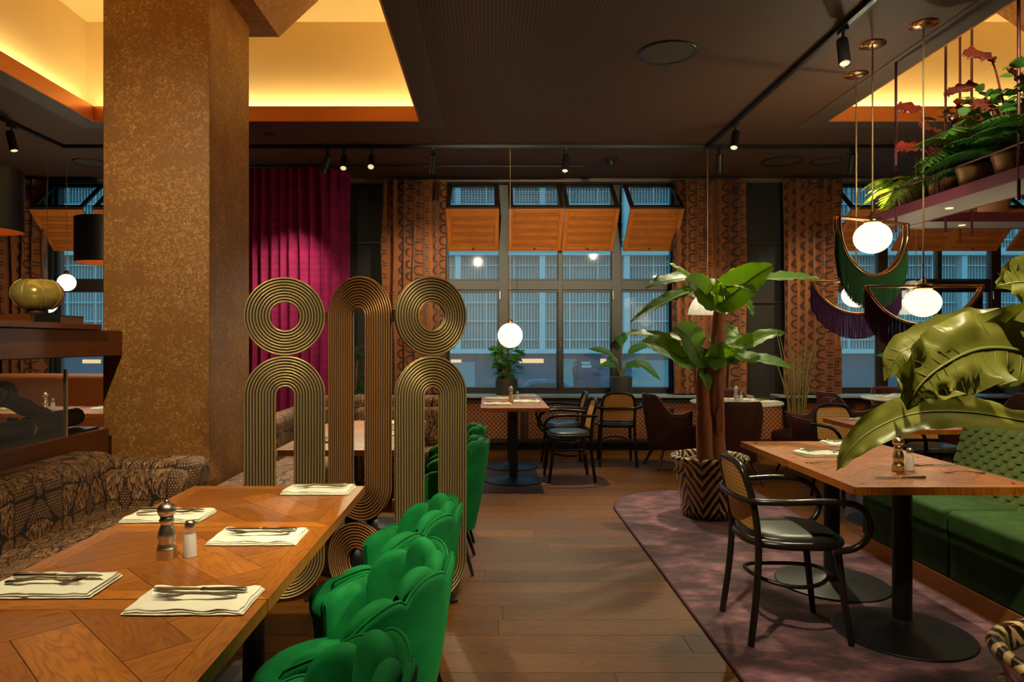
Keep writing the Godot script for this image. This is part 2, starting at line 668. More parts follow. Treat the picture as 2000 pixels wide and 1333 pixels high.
	rm.rim_tint = 0.6
	M.rug = rm
	M.rug_edge = mat(lin(0.07, 0.02, 0.035), 0.9)
	# outside
	M.facade = mat(lin(0.52, 0.56, 0.56), 0.7)
	M.facade_panel = mat(lin(0.20, 0.31, 0.33), 0.35)
	M.facade_fin = mat(lin(0.46, 0.52, 0.53), 0.6)
	M.street = mat(lin(0.16, 0.17, 0.18), 0.8)
	M.shop_dark = mat(lin(0.05, 0.11, 0.17), 0.25)
	M.shop_lit = glow(lin(1.0, 0.55, 0.25), 0.9)
	M.car_blue = mat(lin(0.03, 0.08, 0.14), 0.15, 0.3)
	M.car_pale = mat(lin(0.35, 0.42, 0.46), 0.2, 0.2)
	M.car_glass = mat(lin(0.03, 0.05, 0.06), 0.08)
	M.tyre = mat(lin(0.01, 0.01, 0.01), 0.8)
	M.sign_white = mat(lin(0.75, 0.78, 0.8), 0.6)

const COVE_ENERGY := 1.45
const SPOT := 0.8

func _ready() -> void:
	# ---- camera: level, square to the window wall, lens shifted sideways
	var cam := Camera3D.new()
	cam.name = "camera"
	cam.projection = Camera3D.PROJECTION_FRUSTUM
	cam.near = 0.05
	cam.far = 200.0
	cam.size = 0.05 * 1333.0 / FOCAL
	cam.frustum_offset = Vector2(0.05 * 43.0 / FOCAL, 0.0)
	add_child(cam)
	cam.position = Vector3(0, EYE, 0)
	cam.current = true
	# ---- dusk sky
	var env := Environment.new()
	env.background_mode = Environment.BG_SKY
	var sky := Sky.new()
	var sm := ProceduralSkyMaterial.new()
	sm.sky_top_color = lin(0.10, 0.43, 0.63)
	sm.sky_horizon_color = lin(0.21, 0.56, 0.72)
	sm.ground_bottom_color = lin(0.05, 0.08, 0.1)
	sm.ground_horizon_color = lin(0.10, 0.16, 0.2)
	sky.sky_material = sm
	env.sky = sky
	env.background_energy_multiplier = 2.1
	env.tonemap_mode = Environment.TONE_MAPPER_LINEAR
	env.tonemap_exposure = 1.0
	env.sdfgi_enabled = true
	env.ssao_enabled = true
	env.ssil_enabled = true
	var we := WorldEnvironment.new()
	we.name = "environment"
	we.environment = env
	add_child(we)
	# ---- the place
	make_materials()
	build_floor()
	build_walls()
	build_ceiling()
	build_window(1, -5.62)
	build_window(2, -0.571)
	build_window(3, 4.34)
	build_outside()
	build_curtains()
	build_tracks()
	place_furniture()
	lay_tables()
	build_plants()
	build_plant_shelf()
	build_pendants()

# ------------------------------------------------------------------ lamps
func spot_light(parent: Node3D, where: Vector3, towards: Vector3, angle: float, energy: float, color: Color, size := 0.03) -> void:
	var l := SpotLight3D.new()
	l.name = "spot_light"
	l.light_color = color
	l.light_energy = energy
	l.spot_angle = angle
	l.spot_angle_attenuation = 1.0
	l.spot_range = 14.0
	l.spot_attenuation = 2.0
	l.light_size = size
	l.shadow_enabled = true
	parent.add_child(l, true)
	l.position = where
	var up := Vector3.UP if absf(towards.normalized().y) < 0.98 else Vector3.RIGHT
	l.basis = Basis.looking_at(towards, up)

func omni(parent: Node3D, where: Vector3, energy: float, color: Color, size: float) -> void:
	var l := OmniLight3D.new()
	l.name = "lamp_light"
	l.light_color = color
	l.light_energy = energy
	l.omni_range = 14.0
	l.omni_attenuation = 2.0
	l.light_size = size
	l.shadow_enabled = true
	parent.add_child(l, true)
	l.position = where

const WARM := Color(1.0, 0.945, 0.77)

func track_spot(hang: Vector3, aim: Vector3, energy: float, angle: float, label: String, face_away := false) -> void:
	# hang: on the track's underside; aim: where the beam goes
	var o := thing("track_spotlight", label, "spotlight", hang, 0.0, "black track spotlights")
	var d := (aim - (hang + Vector3(0, -0.16, 0))).normalized()
	part(o, "track_adapter", bx(Vector3(-0.016, -0.03, -0.05), Vector3(0.016, 0.0, 0.05), 0.004), M.black)
	part(o, "yoke", tb([Vector3(0, -0.02, 0), Vector3(0, -0.10, 0)], 0.009), M.black)
	var up := Vector3.UP if absf(d.y) < 0.98 else Vector3.RIGHT
	var bas := Basis.looking_at(d, up)
	if not cache.has("can"):
		var m := MB.new()
		m.lathe([Vector2(0.001, 0.0), Vector2(0.032, 0.0), Vector2(0.036, 0.006), Vector2(0.037, 0.20), Vector2(0.035, 0.206), Vector2(0.033, 0.206), Vector2(0.030, 0.19), Vector2(0.001, 0.19)], 20)
		cache.can = m.mesh()
		var q := MB.new()
		q.lathe([Vector2(0.0305, 0.192), Vector2(0.0305, 0.196), Vector2(0.001, 0.198)], 20)
		cache.lens = q.mesh()
	var turn := bas * Basis(Vector3.RIGHT, -PI / 2)
	var start := Vector3(0, -0.13, 0) - d * 0.07
	var can := part(o, "housing", cache.can, M.black, start)
	can.basis = turn
	var ln := part(can, "lens", cache.lens, M.lens if energy > 0.0 else M.lens_off)
	ln.set_meta("label", "pale glowing lens" if energy > 0.0 else "unlit dark lens")
	if energy > 0.0:
		spot_light(o, start + d * 0.215, d, angle, energy, WARM)

# ------------------------------------------------------------------ shell of the room
func build_floor() -> void:
	var fl := struct("floor", bx(Vector3(-7.4, -0.12, -9.1), Vector3(8.6, -0.004, 2.7)), M.under_floor)
	rng.seed = 5
	var lens := [1.5, 1.9, 2.3]
	var meshes := []
	for L in lens:
		var m := MB.new()
		m.box(Vector3(L / 2.0, -0.008, 0), Vector3(L - 0.0015, 0.016, 0.1785), 0.0012, Basis(), Vector2(L * 0.3, L * 0.7))
		meshes.append(m.mesh())
	var z := -8.7
	while z < -1.4:
		var x := -3.6 - rng.randf() * 1.4
		while x < 5.2:
			var k := rng.randi() % 3
			var p := part(fl, "plank", meshes[k], M["plank%d" % (rng.randi() % 6)], Vector3(x, 0, z))
			p.position.y = rng.randf_range(-0.0008, 0.0)
			x += lens[k]
		z += 0.18

func build_walls() -> void:
	# solid walls, each with thickness; the window wall is pierced three times
	struct("wall_left", bx(Vector3(-7.4, 0, -9.1), Vector3(-7.1, 4.6, 2.7)), M.side_wall)
	struct("wall_right", bx(Vector3(8.3, 0, -9.1), Vector3(8.6, 4.6, 2.7)), M.side_wall)
	struct("wall_rear", bx(Vector3(-7.4, 0, 2.4), Vector3(8.6, 4.6, 2.7)), M.side_wall)
	struct("wall_window_side", bx(Vector3(-7.4, 0, -9.06), Vector3(8.6, 0.68, -WALL_Z)), M.dark_wall)
	var piers := [[-7.4, -5.62], [-2.64, -0.571], [2.383, 4.34], [7.30, 8.6]]
	for k in piers.size():
		var w := struct("wall_pier", bx(Vector3(piers[k][0], 0.68, -9.06), Vector3(piers[k][1], CEIL, -WALL_Z)), M.dark_wall)
		# ledges of the dark panelling
		for y in [1.18, 1.86, 2.62]:
			part(w, "panel_ledge", bx(Vector3(piers[k][0] + 0.02, y, -WALL_Z), Vector3(piers[k][1] - 0.02, y + 0.03, -WALL_Z + 0.03), 0.004), M.frame)
	struct("wall_lintel", bx(Vector3(-7.4, 3.40, -9.06), Vector3(8.6, CEIL, -WALL_Z)), M.frame)
	var t := struct("trim_ceiling_edge", bx(Vector3(-7.1, 3.40, -WALL_Z + 0.001), Vector3(8.3, CEIL, -WALL_Z + 0.09), 0.006), M.trim_grey)
	t.set_meta("label", "grey brown trim where the ceiling meets the window wall")
	# sills and radiator screens
	for k in 3:
		var x0: float = [-5.62, -0.571, 4.34][k]
		var x1: float = [-2.64, 2.383, 7.30][k]
		var s := struct("trim_window_sill", bx(Vector3(x0 - 0.75, 0.665, -8.93), Vector3(x1 + (1.5 if k == 0 else 0.9), 0.70, -8.52), 0.008), M.sill)
		s.set_meta("label", "grey window sill board above the radiator screens")
	var rs := struct("trim_radiator_screen", bx(Vector3(-7.0, 0.10, -8.72), Vector3(8.2, 0.665, -8.62)), M.dark_wood)
	part(rs, "screen_rail", bx(Vector3(-7.0, 0.60, -8.62), Vector3(8.2, 0.664, -8.585), 0.004), M.frame)
	part(rs, "screen_rail", bx(Vector3(-7.0, 0.10, -8.62), Vector3(8.2, 0.145, -8.585), 0.004), M.frame)
	var pan := bx(Vector3(0.05, 0.15, -8.618), Vector3(0.77, 0.595, -8.60))
	var x := -6.95
	while x < 8.0:
		part(rs, "lattice_panel", pan, M.lattice, Vector3(x, 0, 0))
		part(rs, "screen_stile", bx(Vector3(x, 0.145, -8.62), Vector3(x + 0.045, 0.60, -8.59), 0.003), M.dark_wood)
		x += 0.82
	var bb := struct("baseboard_window_side", bx(Vector3(-7.1, 0, -8.70), Vector3(8.3, 0.10, -8.66)), M.black)
	bb.set_meta("label", "black recessed plinth below the radiator screens")

func build_window(n: int, x0: float) -> void:
	# four lights, each 0.645 wide, thick posts after the first and third
	var w := struct("window_%d" % n, bx(Vector3(x0, 0.685, -8.97), Vector3(x0 + 2.954, 0.745, -8.87), 0.004), M.frame)
	var zf := -8.87
	var edges := [0.0, 0.034, 0.682, 0.808, 1.451, 1.508, 2.145, 2.271, 2.910, 2.954]
	for k in 5:
		part(w, "window_post", bx(Vector3(x0 + edges[k * 2], 0.745, -8.97), Vector3(x0 + edges[k * 2 + 1], 3.40, zf), 0.005), M.frame)
	part(w, "window_transom", bx(Vector3(x0, 2.04, -8.975), Vector3(x0 + 2.954, 2.165, zf - 0.003), 0.005), M.frame)
	for k in 4:
		var a: float = x0 + edges[k * 2 + 1]
		var b: float = x0 + edges[k * 2 + 2]
		part(w, "window_pane", bx(Vector3(a, 0.745, -8.925), Vector3(b, 2.04, -8.921)), M.glass)
		part(w, "window_pane", bx(Vector3(a, 2.165, -8.925), Vector3(b, 3.40, -8.921)), M.glass)
		# sash bars round each light
		for q in [[0.745, 0.775], [2.012, 2.04], [2.165, 2.185]]:
			part(w, "sash_bar", bx(Vector3(a, q[0], -8.94), Vector3(b, q[1], -8.895), 0.003), M.frame)
		part(w, "sash_bar", bx(Vector3(a, 0.745, -8.941), Vector3(a + 0.016, 2.04, -8.896), 0.003), M.frame)
		part(w, "sash_bar", bx(Vector3(b - 0.016, 0.745, -8.941), Vector3(b, 2.04, -8.896), 0.003), M.frame)
	for k in [1, 2, 3]:
		part(w, "window_handle", tb([Vector3(x0 + [0, 0.70, 1.48, 2.16][k], 1.30 if k == 2 else 2.02, zf + 0.012), Vector3(x0 + [0, 0.70, 1.48, 2.16][k], 1.38 if k == 2 else 1.92, zf + 0.02)], 0.009), M.steel, Vector3.ZERO, "pale metal window handle")
	# folding shutters: louvred leaf above, boarded leaf below, knee into the room
	var rows := [[0.034, 0.682], [0.80, 1.475], [1.482, 2.145], [2.271, 2.930]]
	var top := Vector3(0, 3.39, -8.80)
	var knee := Vector3(0, 2.985, -8.31)
	var foot := Vector3(0, 2.535, -8.80)
	for k in 4:
		var a: float = x0 + rows[k][0]
		var b: float = x0 + rows[k][1]
		var wd := b - a
		var s := thing("folding_shutter", ["folding wooden shutter at the window light next to the %s curtain" % ["far rust", "rust", "window corner"][n - 1], "folding wooden shutter second from the first curtain at window %d" % n, "folding wooden shutter third along at window %d" % n, "folding wooden shutter at the last light of window %d" % n][k], "shutter", Vector3((a + b) / 2, 0, 0), 0.0, "folding window shutters")
		s.set_meta("label", shutter_label(n, k))
		for leaf in 2:
			var p: Vector3 = [top, knee][leaf]
			var q: Vector3 = [knee, foot][leaf]
			var d := (q - p).normalized()
			var L := (q - p).length() - 0.012
			var nrm := Vector3(1, 0, 0).cross(d).normalized()
			var bas := Basis(Vector3(1, 0, 0), -d, Vector3(1, 0, 0).cross(-d))
			var c := (p + q) * 0.5
			var mm: Material = M.frame if leaf == 0 else M.shutter0
			var st := 0.055
			for sx in [-1, 1]:
				var m := MB.new()
				m.box(c + Vector3(sx * (wd / 2 - st / 2), 0, 0), Vector3(st, L, 0.028), 0.003, bas, Vector2(0.1 * k, 0), true)
				part(s, "shutter_stile", m.mesh(), mm)
			for sy in [-1, 1]:
				var m := MB.new()
				m.box(c - d * sy * (L / 2 - st / 2), Vector3(wd - 2 * st, st, 0.028), 0.003, bas, Vector2(0.1 * k, 0.2))
				part(s, "shutter_rail", m.mesh(), mm)
			var inner := L - 2 * st
			if leaf == 0:
				var cnt := 11
				for i in cnt:
					var m := MB.new()
					var tilt := Basis(Vector3.RIGHT, deg_to_rad(12))
					m.box(c - d * (-inner / 2 + inner * (i + 0.5) / cnt), Vector3(wd - 2 * st, 0.005, 0.026), 0.001, tilt)
					part(s, "louvre_slat", m.mesh(), M.frame)
			else:
				var cnt := 9
				for i in cnt:
					var m := MB.new()
					m.box(c - d * (-inner / 2 + inner * (i + 0.5) / cnt), Vector3(wd - 2 * st, inner / cnt - 0.004, 0.014), 0.002, bas, Vector2(0.13 * i + 0.3 * k, 0.17 * i))
					part(s, "shutter_board", m.mesh(), M["shutter%d" % ((i + k) % 2)])
				part(s, "shutter_knob", sphere_mesh(0.013, 1.0, 10, 6), M.black, c + d * (L / 2 - 0.03) + nrm * 0.0 + Vector3(0, -0.004, 0.03) , "small black knob")

func shutter_label(n: int, k: int) -> String:
	var wn: String = ["window behind the column", "window behind the globe lamp", "window behind fringed pendants"][n - 1]
	var kn: String = ["nearest", "second nearest", "third nearest", "farthest from"][k if n > 1 else 3 - k] + " the purple curtain"
	return "folding wooden shutter, %s, %s" % [kn, wn]

func build_ceiling() -> void:
	var y0 := CEIL
	var y1 := CEIL + 0.12
	var ce := struct("ceiling", bx(Vector3(-7.4, y0, -3.1), Vector3(8.6, y1, 2.7)), M.perforated)
	for r in [[-7.4, -9.1, 8.6, -6.45], [-7.4, -6.45, -3.73, -3.1], [-0.656, -6.45, 3.17, -3.1], [6.24, -6.45, 8.6, -3.1]]:
		part(ce, "perforated_board", bx(Vector3(r[0], y0, r[1]), Vector3(r[2], y1, r[3])), M.perforated)
	# roof over everything
	struct("ceiling_roof", bx(Vector3(-7.4, 4.55, -9.1), Vector3(8.6, 4.7, 2.7)), M.dark_wall)
	for k in 2:
		cove(k, [-3.73, 3.17][k], [-0.656, 6.24][k], -6.45, -3.1)

func strip_light(parent: Node3D, c: Vector3, along: Vector3, outward: Vector3, length: float) -> void:
	# the glowing strip and its light, on the ledge behind the copper rim
	var l := AreaLight3D.new()
	l.name = "cove_light"
	l.light_color = lin(1.0, 0.86, 0.54)
	l.light_energy = COVE_ENERGY
	l.area_size = Vector2(length, 0.03)
	l.area_range = 12.0
	l.area_attenuation = 2.0
	l.shadow_enabled = true
	parent.add_child(l, true)
	l.position = c + Vector3(0, 0.012, 0)
	var dir := (Vector3.UP + outward * 0.35).normalized()
	var back := -dir
	l.basis = Basis(along, back.cross(along), back)
	var m := MB.new()
	m.box(Vector3.ZERO, Vector3(length, 0.006, 0.02), 0.001)
	var e := part(parent, "led_strip", m.mesh(), M.led, c)
	e.basis = Basis(along, Vector3.UP, along.cross(Vector3.UP))

func cove(k: int, x0: float, x1: float, z0: float, z1: float) -> void:
	var y := CEIL
	var lip := y + 0.135
	var g := 0.15
	var topy := 4.45
	var w := struct("wall_cove", bx(Vector3(x0 - g, y + 0.12, z0 - g - 0.05), Vector3(x1 + g, topy, z0 - g)), M.cove)
	part(w, "cove_side", bx(Vector3(x0 - g, y + 0.12, z1 + g), Vector3(x1 + g, topy, z1 + g + 0.05)), M.cove)
	part(w, "cove_side", bx(Vector3(x0 - g - 0.05, y + 0.12, z0 - g - 0.05), Vector3(x0 - g, topy, z1 + g + 0.05)), M.cove)
	part(w, "cove_side", bx(Vector3(x1 + g, y + 0.12, z0 - g - 0.05), Vector3(x1 + g + 0.05, topy, z1 + g + 0.05)), M.cove)
	part(w, "cove_top", bx(Vector3(x0 - g - 0.05, topy, z0 - g - 0.05), Vector3(x1 + g + 0.05, topy + 0.05, z1 + g + 0.05)), M.cove)
	var t := struct("trim_cove_rim", bx(Vector3(x0, y - 0.008, z0 + 0.001), Vector3(x1, lip, z0 + 0.016), 0.003), M.copper)
	t.set_meta("label", "copper rim round the glowing ceiling recess")
	part(t, "copper_rim", bx(Vector3(x0, y - 0.008, z1 - 0.016), Vector3(x1, lip, z1 - 0.001), 0.003), M.copper)
	part(t, "copper_rim", bx(Vector3(x0 + 0.001, y - 0.008, z0 + 0.016), Vector3(x0 + 0.016, lip, z1 - 0.016), 0.003), M.copper)
	part(t, "copper_rim", bx(Vector3(x1 - 0.016, y - 0.008, z0 + 0.016), Vector3(x1 - 0.001, lip, z1 - 0.016), 0.003), M.copper)
	# plain band of board round the opening
	var bnd := 0.21
	var b := struct("trim_cove_band", bx(Vector3(x0 - bnd, y - 0.006, z0 - bnd), Vector3(x1 + bnd, y, z0)), M.ceiling_plain)
	part(b, "plain_board", bx(Vector3(x0 - bnd, y - 0.006, z1), Vector3(x1 + bnd, y, z1 + bnd)), M.ceiling_plain)
	part(b, "plain_board", bx(Vector3(x0 - bnd, y - 0.006, z0), Vector3(x0, y, z1)), M.ceiling_plain)
	part(b, "plain_board", bx(Vector3(x1, y - 0.006, z0), Vector3(x1 + bnd, y, z1)), M.ceiling_plain)
	var ll := thing("cove_light_strip", ["hidden warm light strip in the ceiling recess round the plaster column", "hidden warm light strip in the ceiling recess above the plant shelf"][k], "light strip", Vector3((x0 + x1) / 2, y + 0.13, (z0 + z1) / 2), 0.0)
	var hx := (x1 - x0) / 2 + g * 0.55
	var hz := (z1 - z0) / 2 + g * 0.55
	strip_light(ll, Vector3(0, 0, -hz), Vector3.RIGHT, Vector3.FORWARD, x1 - x0)
	strip_light(ll, Vector3(0, 0, hz), Vector3.RIGHT, Vector3.BACK, x1 - x0)
	strip_light(ll, Vector3(-hx, 0, 0), Vector3.BACK, Vector3.LEFT, z1 - z0)
	strip_light(ll, Vector3(hx, 0, 0), Vector3.BACK, Vector3.RIGHT, z1 - z0)
	# the column in the middle, with a flared head
	var cx := [-2.145, 4.70][k] as float
	var cz := -4.77
	var hw := 0.345
	var hd := 0.365
	var col := struct("column", bx(Vector3(cx - hw, 0, cz - hd), Vector3(cx + hw, 3.75, cz + hd), 0.012), M.plaster)
	col.set_meta("label", ["tall plaster covered column with curled gold brown texture", "plaster covered column beyond the plant shelf"][k])
	var m := MB.new()
	var a := 0.17
	var b0 := [Vector3(cx - hw - a, 3.73, cz - hd - a), Vector3(cx + hw + a, 3.73, cz - hd - a), Vector3(cx + hw + a, 3.73, cz + hd + a), Vector3(cx - hw - a, 3.73, cz + hd + a)]
	var b1 := [Vector3(cx - 0.95, 4.44, cz - 0.95), Vector3(cx + 0.95, 4.44, cz - 0.95), Vector3(cx + 0.95, 4.44, cz + 0.95), Vector3(cx - 0.95, 4.44, cz + 0.95)]
	for i in 4:
		m.quad(b0[(i + 1) % 4], b0[i], b1[i], b1[(i + 1) % 4])
	m.quad(b0[0], b0[1], b0[2], b0[3])
	m.quad(b1[3], b1[2], b1[1], b1[0])
	part(col, "column_head", m.mesh(), M.plaster)

func build_tracks() -> void:
	var y := CEIL - 0.035
	for r in [["black ceiling track running across in front of the windows", Vector3(-4.52, y, -7.26), Vector3(8.2, CEIL, -7.22)], ["black ceiling track running over the purple rug", Vector3(2.277, y, -7.22), Vector3(2.313, CEIL, 1.5)], ["black ceiling track over the fireplace divider", Vector3(-4.52, y, -7.22), Vector3(-4.484, CEIL, 1.5)], ["black ceiling track above the oak table with green chairs", Vector3(-3.0, y, -1.32), Vector3(2.277, CEIL, -1.28)]]:
		var o := thing("light_track", r[0], "track", Vector3((r[1].x + r[2].x) / 2, CEIL, (r[1].z + r[2].z) / 2))
		var sz: Vector3 = (r[2] - r[1])
		var m := MB.new()
		m.box(Vector3(0, -0.0175, 0), sz, 0.003)
		part(o, "track_rail", m.mesh(), M.black)
		var g := MB.new()
		var s2 := sz
		s2.y = 0.002
		if sz.x > sz.z:
			s2.z = 0.012
		else:
			s2.x = 0.012
		g.box(Vector3(0, -0.0362, 0), s2, 0.0)
		part(o, "track_groove", g.mesh(), M.iron)
	# curtain rail
	single("curtain_rail", "thin dark curtain rail leading from the purple curtain along the ceiling", "rail", tb(curve([Vector3(-3.9, CEIL - 0.03, -7.35), Vector3(-3.4, CEIL - 0.03, -7.85), Vector3(-2.8, CEIL - 0.03, -8.0), Vector3(-1.9, CEIL - 0.03, -8.0), Vector3(1.1, CEIL - 0.03, -8.0)], 6), 0.011, 6), M.frame)
	var S := SPOT
	track_spot(Vector3(-4.50, y, -6.45), Vector3(-3.6, 0.7, -6.0), 8.0 * S, 26, "black track spotlight over the fireplace divider")
	track_spot(Vector3(-1.72, y, -7.24), Vector3(-2.7, 1.2, -7.95), 9.0 * S, 34, "black track spotlight leaning towards the purple curtain")
	track_spot(Vector3(-1.54, y, -7.24), Vector3(-1.3, 0.7, -5.2), 8.0 * S, 26, "lit black track spotlight just right of the leaning one by the purple curtain")
	track_spot(Vector3(-1.25, y, -7.24), Vector3(-1.0, 0.7, -4.6), 9.0 * S, 24, "bright lit black track spotlight above the middle arch of the brass screen")
	track_spot(Vector3(-0.60, y, -7.24), Vector3(-0.9, 1.5, -8.6), 5.0 * S, 40, "black track spotlight turned to the rust curtain beside the brass screen")
	track_spot(Vector3(0.80, y, -7.24), Vector3(0.45, 0.2, -6.0), 10.0 * S, 36, "black track spotlight hanging above the window table chairs")
	track_spot(Vector3(2.42, y, -7.24), Vector3(2.7, 1.0, -8.1), 5.0 * S, 42, "black track spotlight above the round marble table with the banana plant")
	track_spot(Vector3(2.295, y, -6.42), Vector3(1.72, 1.3, -5.4), 10.0 * S, 30, "black track spotlight aimed at the banana plant")
	track_spot(Vector3(2.295, y, -4.46), Vector3(2.0, 0.7, -3.4), 7.5 * S, 30, "large black track spotlight on the track over the purple rug")
	track_spot(Vector3(3.83, y, -7.24), Vector3(4.1, 1.2, -8.5), 4.5 * S, 42, "black track spotlight behind the fringed pendant cords")
	# lamps on the same tracks, nearer than the picture shows
	track_spot(Vector3(-0.75, y, -1.30), Vector3(-0.98, 0.75, -1.95), 7.6 * S, 34, "black track spotlight straight above the oak table with green chairs")
	track_spot(Vector3(0.3, y, -1.30), Vector3(-0.50, 0.9, -2.9), 11.0 * S, 28, "black track spotlight aimed at the green shell chairs")
	track_spot(Vector3(-1.6, y, -1.30), Vector3(-2.05, 1.8, -4.3), 10.0 * S, 30, "black track spotlight aimed at the plaster column")
	track_spot(Vector3(2.295, y, -2.2), Vector3(1.6, 1.2, -1.95), 5.0 * S, 26, "black track spotlight above the big crumpled leaves")
	track_spot(Vector3(-0.2, y, -1.30), Vector3(1.2, 0.68, -3.25), 13.0 * S, 11, "black track spotlight aimed at the bentwood chair on the rug")
	track_spot(Vector3(2.295, y, -2.6), Vector3(1.5, 2.5, -8.5), 26.0 * S, 17, "added unseen black track spotlight turned far across to the window shutters")  # lamp added out of view to brighten the window shutters
	track_spot(Vector3(-0.3, y, -1.30), Vector3(0.2, 2.5, -8.5), 34.0 * S, 13, "added unseen black track spotlight turned to the shutters beside the globe cord")  # second unseen lamp, added to lift the shutters by the globe
	track_spot(Vector3(0.85, y, -1.30), Vector3(1.25, 1.25, -1.8), 8.0 * S, 19, "black track spotlight aimed at the crumpled leaf over the rug table")
	track_spot(Vector3(2.295, y, -1.55), Vector3(-0.2, 0.55, -1.95), 16.0 * S, 11, "black track spotlight aimed across the aisle at the green chairs")
	track_spot(Vector3(2.295, y, -2.88), Vector3(3.1, 2.6, -4.7), 5.0 * S, 24, "added unseen black track spotlight aimed at the hanging plant shelf")  # added lamp outside the frame, brightens the shelf plants
	track_spot(Vector3(1.5, y, -1.30), Vector3(2.75, 0.55, -3.5), 9.0 * S, 19, "black track spotlight aimed at the green banquette")
	# ceiling discs
	for d in [[1.27, -4.92, 0.21, "large round ceiling speaker near the track corner"], [3.35, -7.88, 0.23, "round ceiling speaker above the dark pier between rust curtains"], [3.86, -7.88, 0.175, "smaller round ceiling speaker beside the fringed pendant cords"], [-4.62, -7.95, 0.2, "round ceiling speaker above the fireplace divider window"]]:
		var o := thing("ceiling_speaker", d[3], "speaker", Vector3(d[0], CEIL, d[1]))
		var r: float = d[2]
		part(o, "speaker_ring", lt([Vector2(0.001, -0.004), Vector2(r * 0.86, -0.004), Vector2(r * 0.9, -0.012), Vector2(r * 0.98, -0.010), Vector2(r, 0.0)], 40), M.iron)
		part(o, "speaker_grille", lt([Vector2(0.001, -0.006), Vector2(r * 0.85, -0.006), Vector2(r * 0.85, -0.001)], 32), M.ceiling_plain)
	var sd := thing("smoke_detector", "small dark smoke detector on the ceiling before the window", "smoke detector", Vector3(1.37, CEIL, -7.8))
	part(sd, "detector_base", lt([Vector2(0.001, -0.03), Vector2(0.075, -0.03), Vector2(0.085, 0.0)], 20), M.iron)
	part(sd, "detector_head", lt([Vector2(0.001, -0.085), Vector2(0.035, -0.08), Vector2(0.05, -0.055), Vector2(0.05, -0.03)], 20), M.black)
	single("sprinkler_cap", "tiny dark sprinkler cap on the ceiling beside the plaster column", "sprinkler", lt([Vector2(0.001, -0.012), Vector2(0.05, -0.012), Vector2(0.06, 0.0)], 18), M.black, Vector3(-2.2, CEIL, -6.83))

# ------------------------------------------------------------------ curtains
func curtain(called: String, label: String, path: Array, y0: float, y1: float, depth: float, folds: float, mt: Material, group := "", seed_ := 1) -> void:
	# a pleated sheet with thickness hanging along a line in plan
	var pts := curve(path, 24)
	var total := 0.0
	var acc := [0.0]
	for i in range(1, pts.size()):
		total += (pts[i] - pts[i - 1]).length()
		acc.append(total)
	var cols := int(folds * 10)
	var rowsn := 10
	var nz := noise(seed_, 0.9, 2)
	var front := []
	var uvs := []
	for r in rowsn + 1:
		var y: float = lerp(y0, y1, float(r) / rowsn)
		var row := []
		var ur := []
		for c in cols + 1:
			var s := total * c / cols
			var k := 1
			while k < acc.size() - 1 and acc[k] < s:
				k += 1
			var f: float = (s - acc[k - 1]) / maxf(1e-5, acc[k] - acc[k - 1])
			var p: Vector3 = pts[k - 1].lerp(pts[k], f)
			var t: Vector3 = (pts[k] - pts[k - 1]).normalized()
			var side := Vector3(-t.z, 0, t.x)
			var ph := s / total * folds * TAU + nz.get_noise_2d(s * 3.0, y * 0.4) * 2.2
			var am := depth * (0.75 + 0.5 * nz.get_noise_2d(s * 2.0 + 9, 3.0)) * (0.8 + 0.2 * float(r) / rowsn)
			p += side * (sin(ph) * am + sin(ph * 2.0) * am * 0.18) + t * cos(ph) * am * 0.35
			p.y = y
			row.append(p)
			ur.append(Vector2(s * 1.9 / 0.40, (y1 - y) / 0.60))
		front.append(row)
		uvs.append(ur)
	var m := MB.new()
	m.grid(front, false, false, 1, 1, uvs)
	var back := []
	for r in front:
		var row := []
		for p in r:
			row.append(p + Vector3(0, 0, -0.004))
		row.reverse()
		back.append(row)
	m.grid(back, false, false, 1, 1)
	single(called, label, "curtain", m.mesh(), mt, Vector3.ZERO, 0.0, group)

func build_curtains() -> void:
	var z := -8.56
	curtain("purple_curtain", "magenta velvet curtain hanging behind the brass screen", [Vector3(-3.55, 0, -7.75), Vector3(-2.9, 0, -8.0), Vector3(-2.2, 0, -8.0), Vector3(-1.9, 0, -8.02), Vector3(-1.74, 0, -8.16), Vector3(-1.72, 0, -8.4)], 0.03, CEIL - 0.045, 0.036, 19, M.magenta_velvet, "", 3)
	var g := "rust curtains with dark crescents"
	curtain("patterned_curtain", "rust curtain with dark crescents behind the right rings of the brass screen", [Vector3(-1.36, 0, z), Vector3(-0.95, 0, z), Vector3(-0.56, 0, z - 0.02)], 0.72, 3.39, 0.085, 6, M.curtain, g, 5)
	curtain("patterned_curtain", "rust curtain with dark crescents behind the banana plant", [Vector3(2.28, 0, z - 0.02), Vector3(2.75, 0, z), Vector3(3.20, 0, z)], 0.72, 3.39, 0.085, 7, M.curtain, g, 7)
	curtain("patterned_curtain", "rust curtain with dark crescents between the dark pier and the fringed pendants", [Vector3(3.66, 0, z), Vector3(4.1, 0, z), Vector3(4.36, 0, z - 0.02)], 0.72, 3.39, 0.085, 6, M.curtain, g, 9)
	curtain("patterned_curtain", "rust curtain with dark crescents beside the black drum lampshades", [Vector3(-6.12, 0, z), Vector3(-5.8, 0, z), Vector3(-5.56, 0, z)], 0.72, 3.39, 0.085, 4, M.curtain, g, 11)

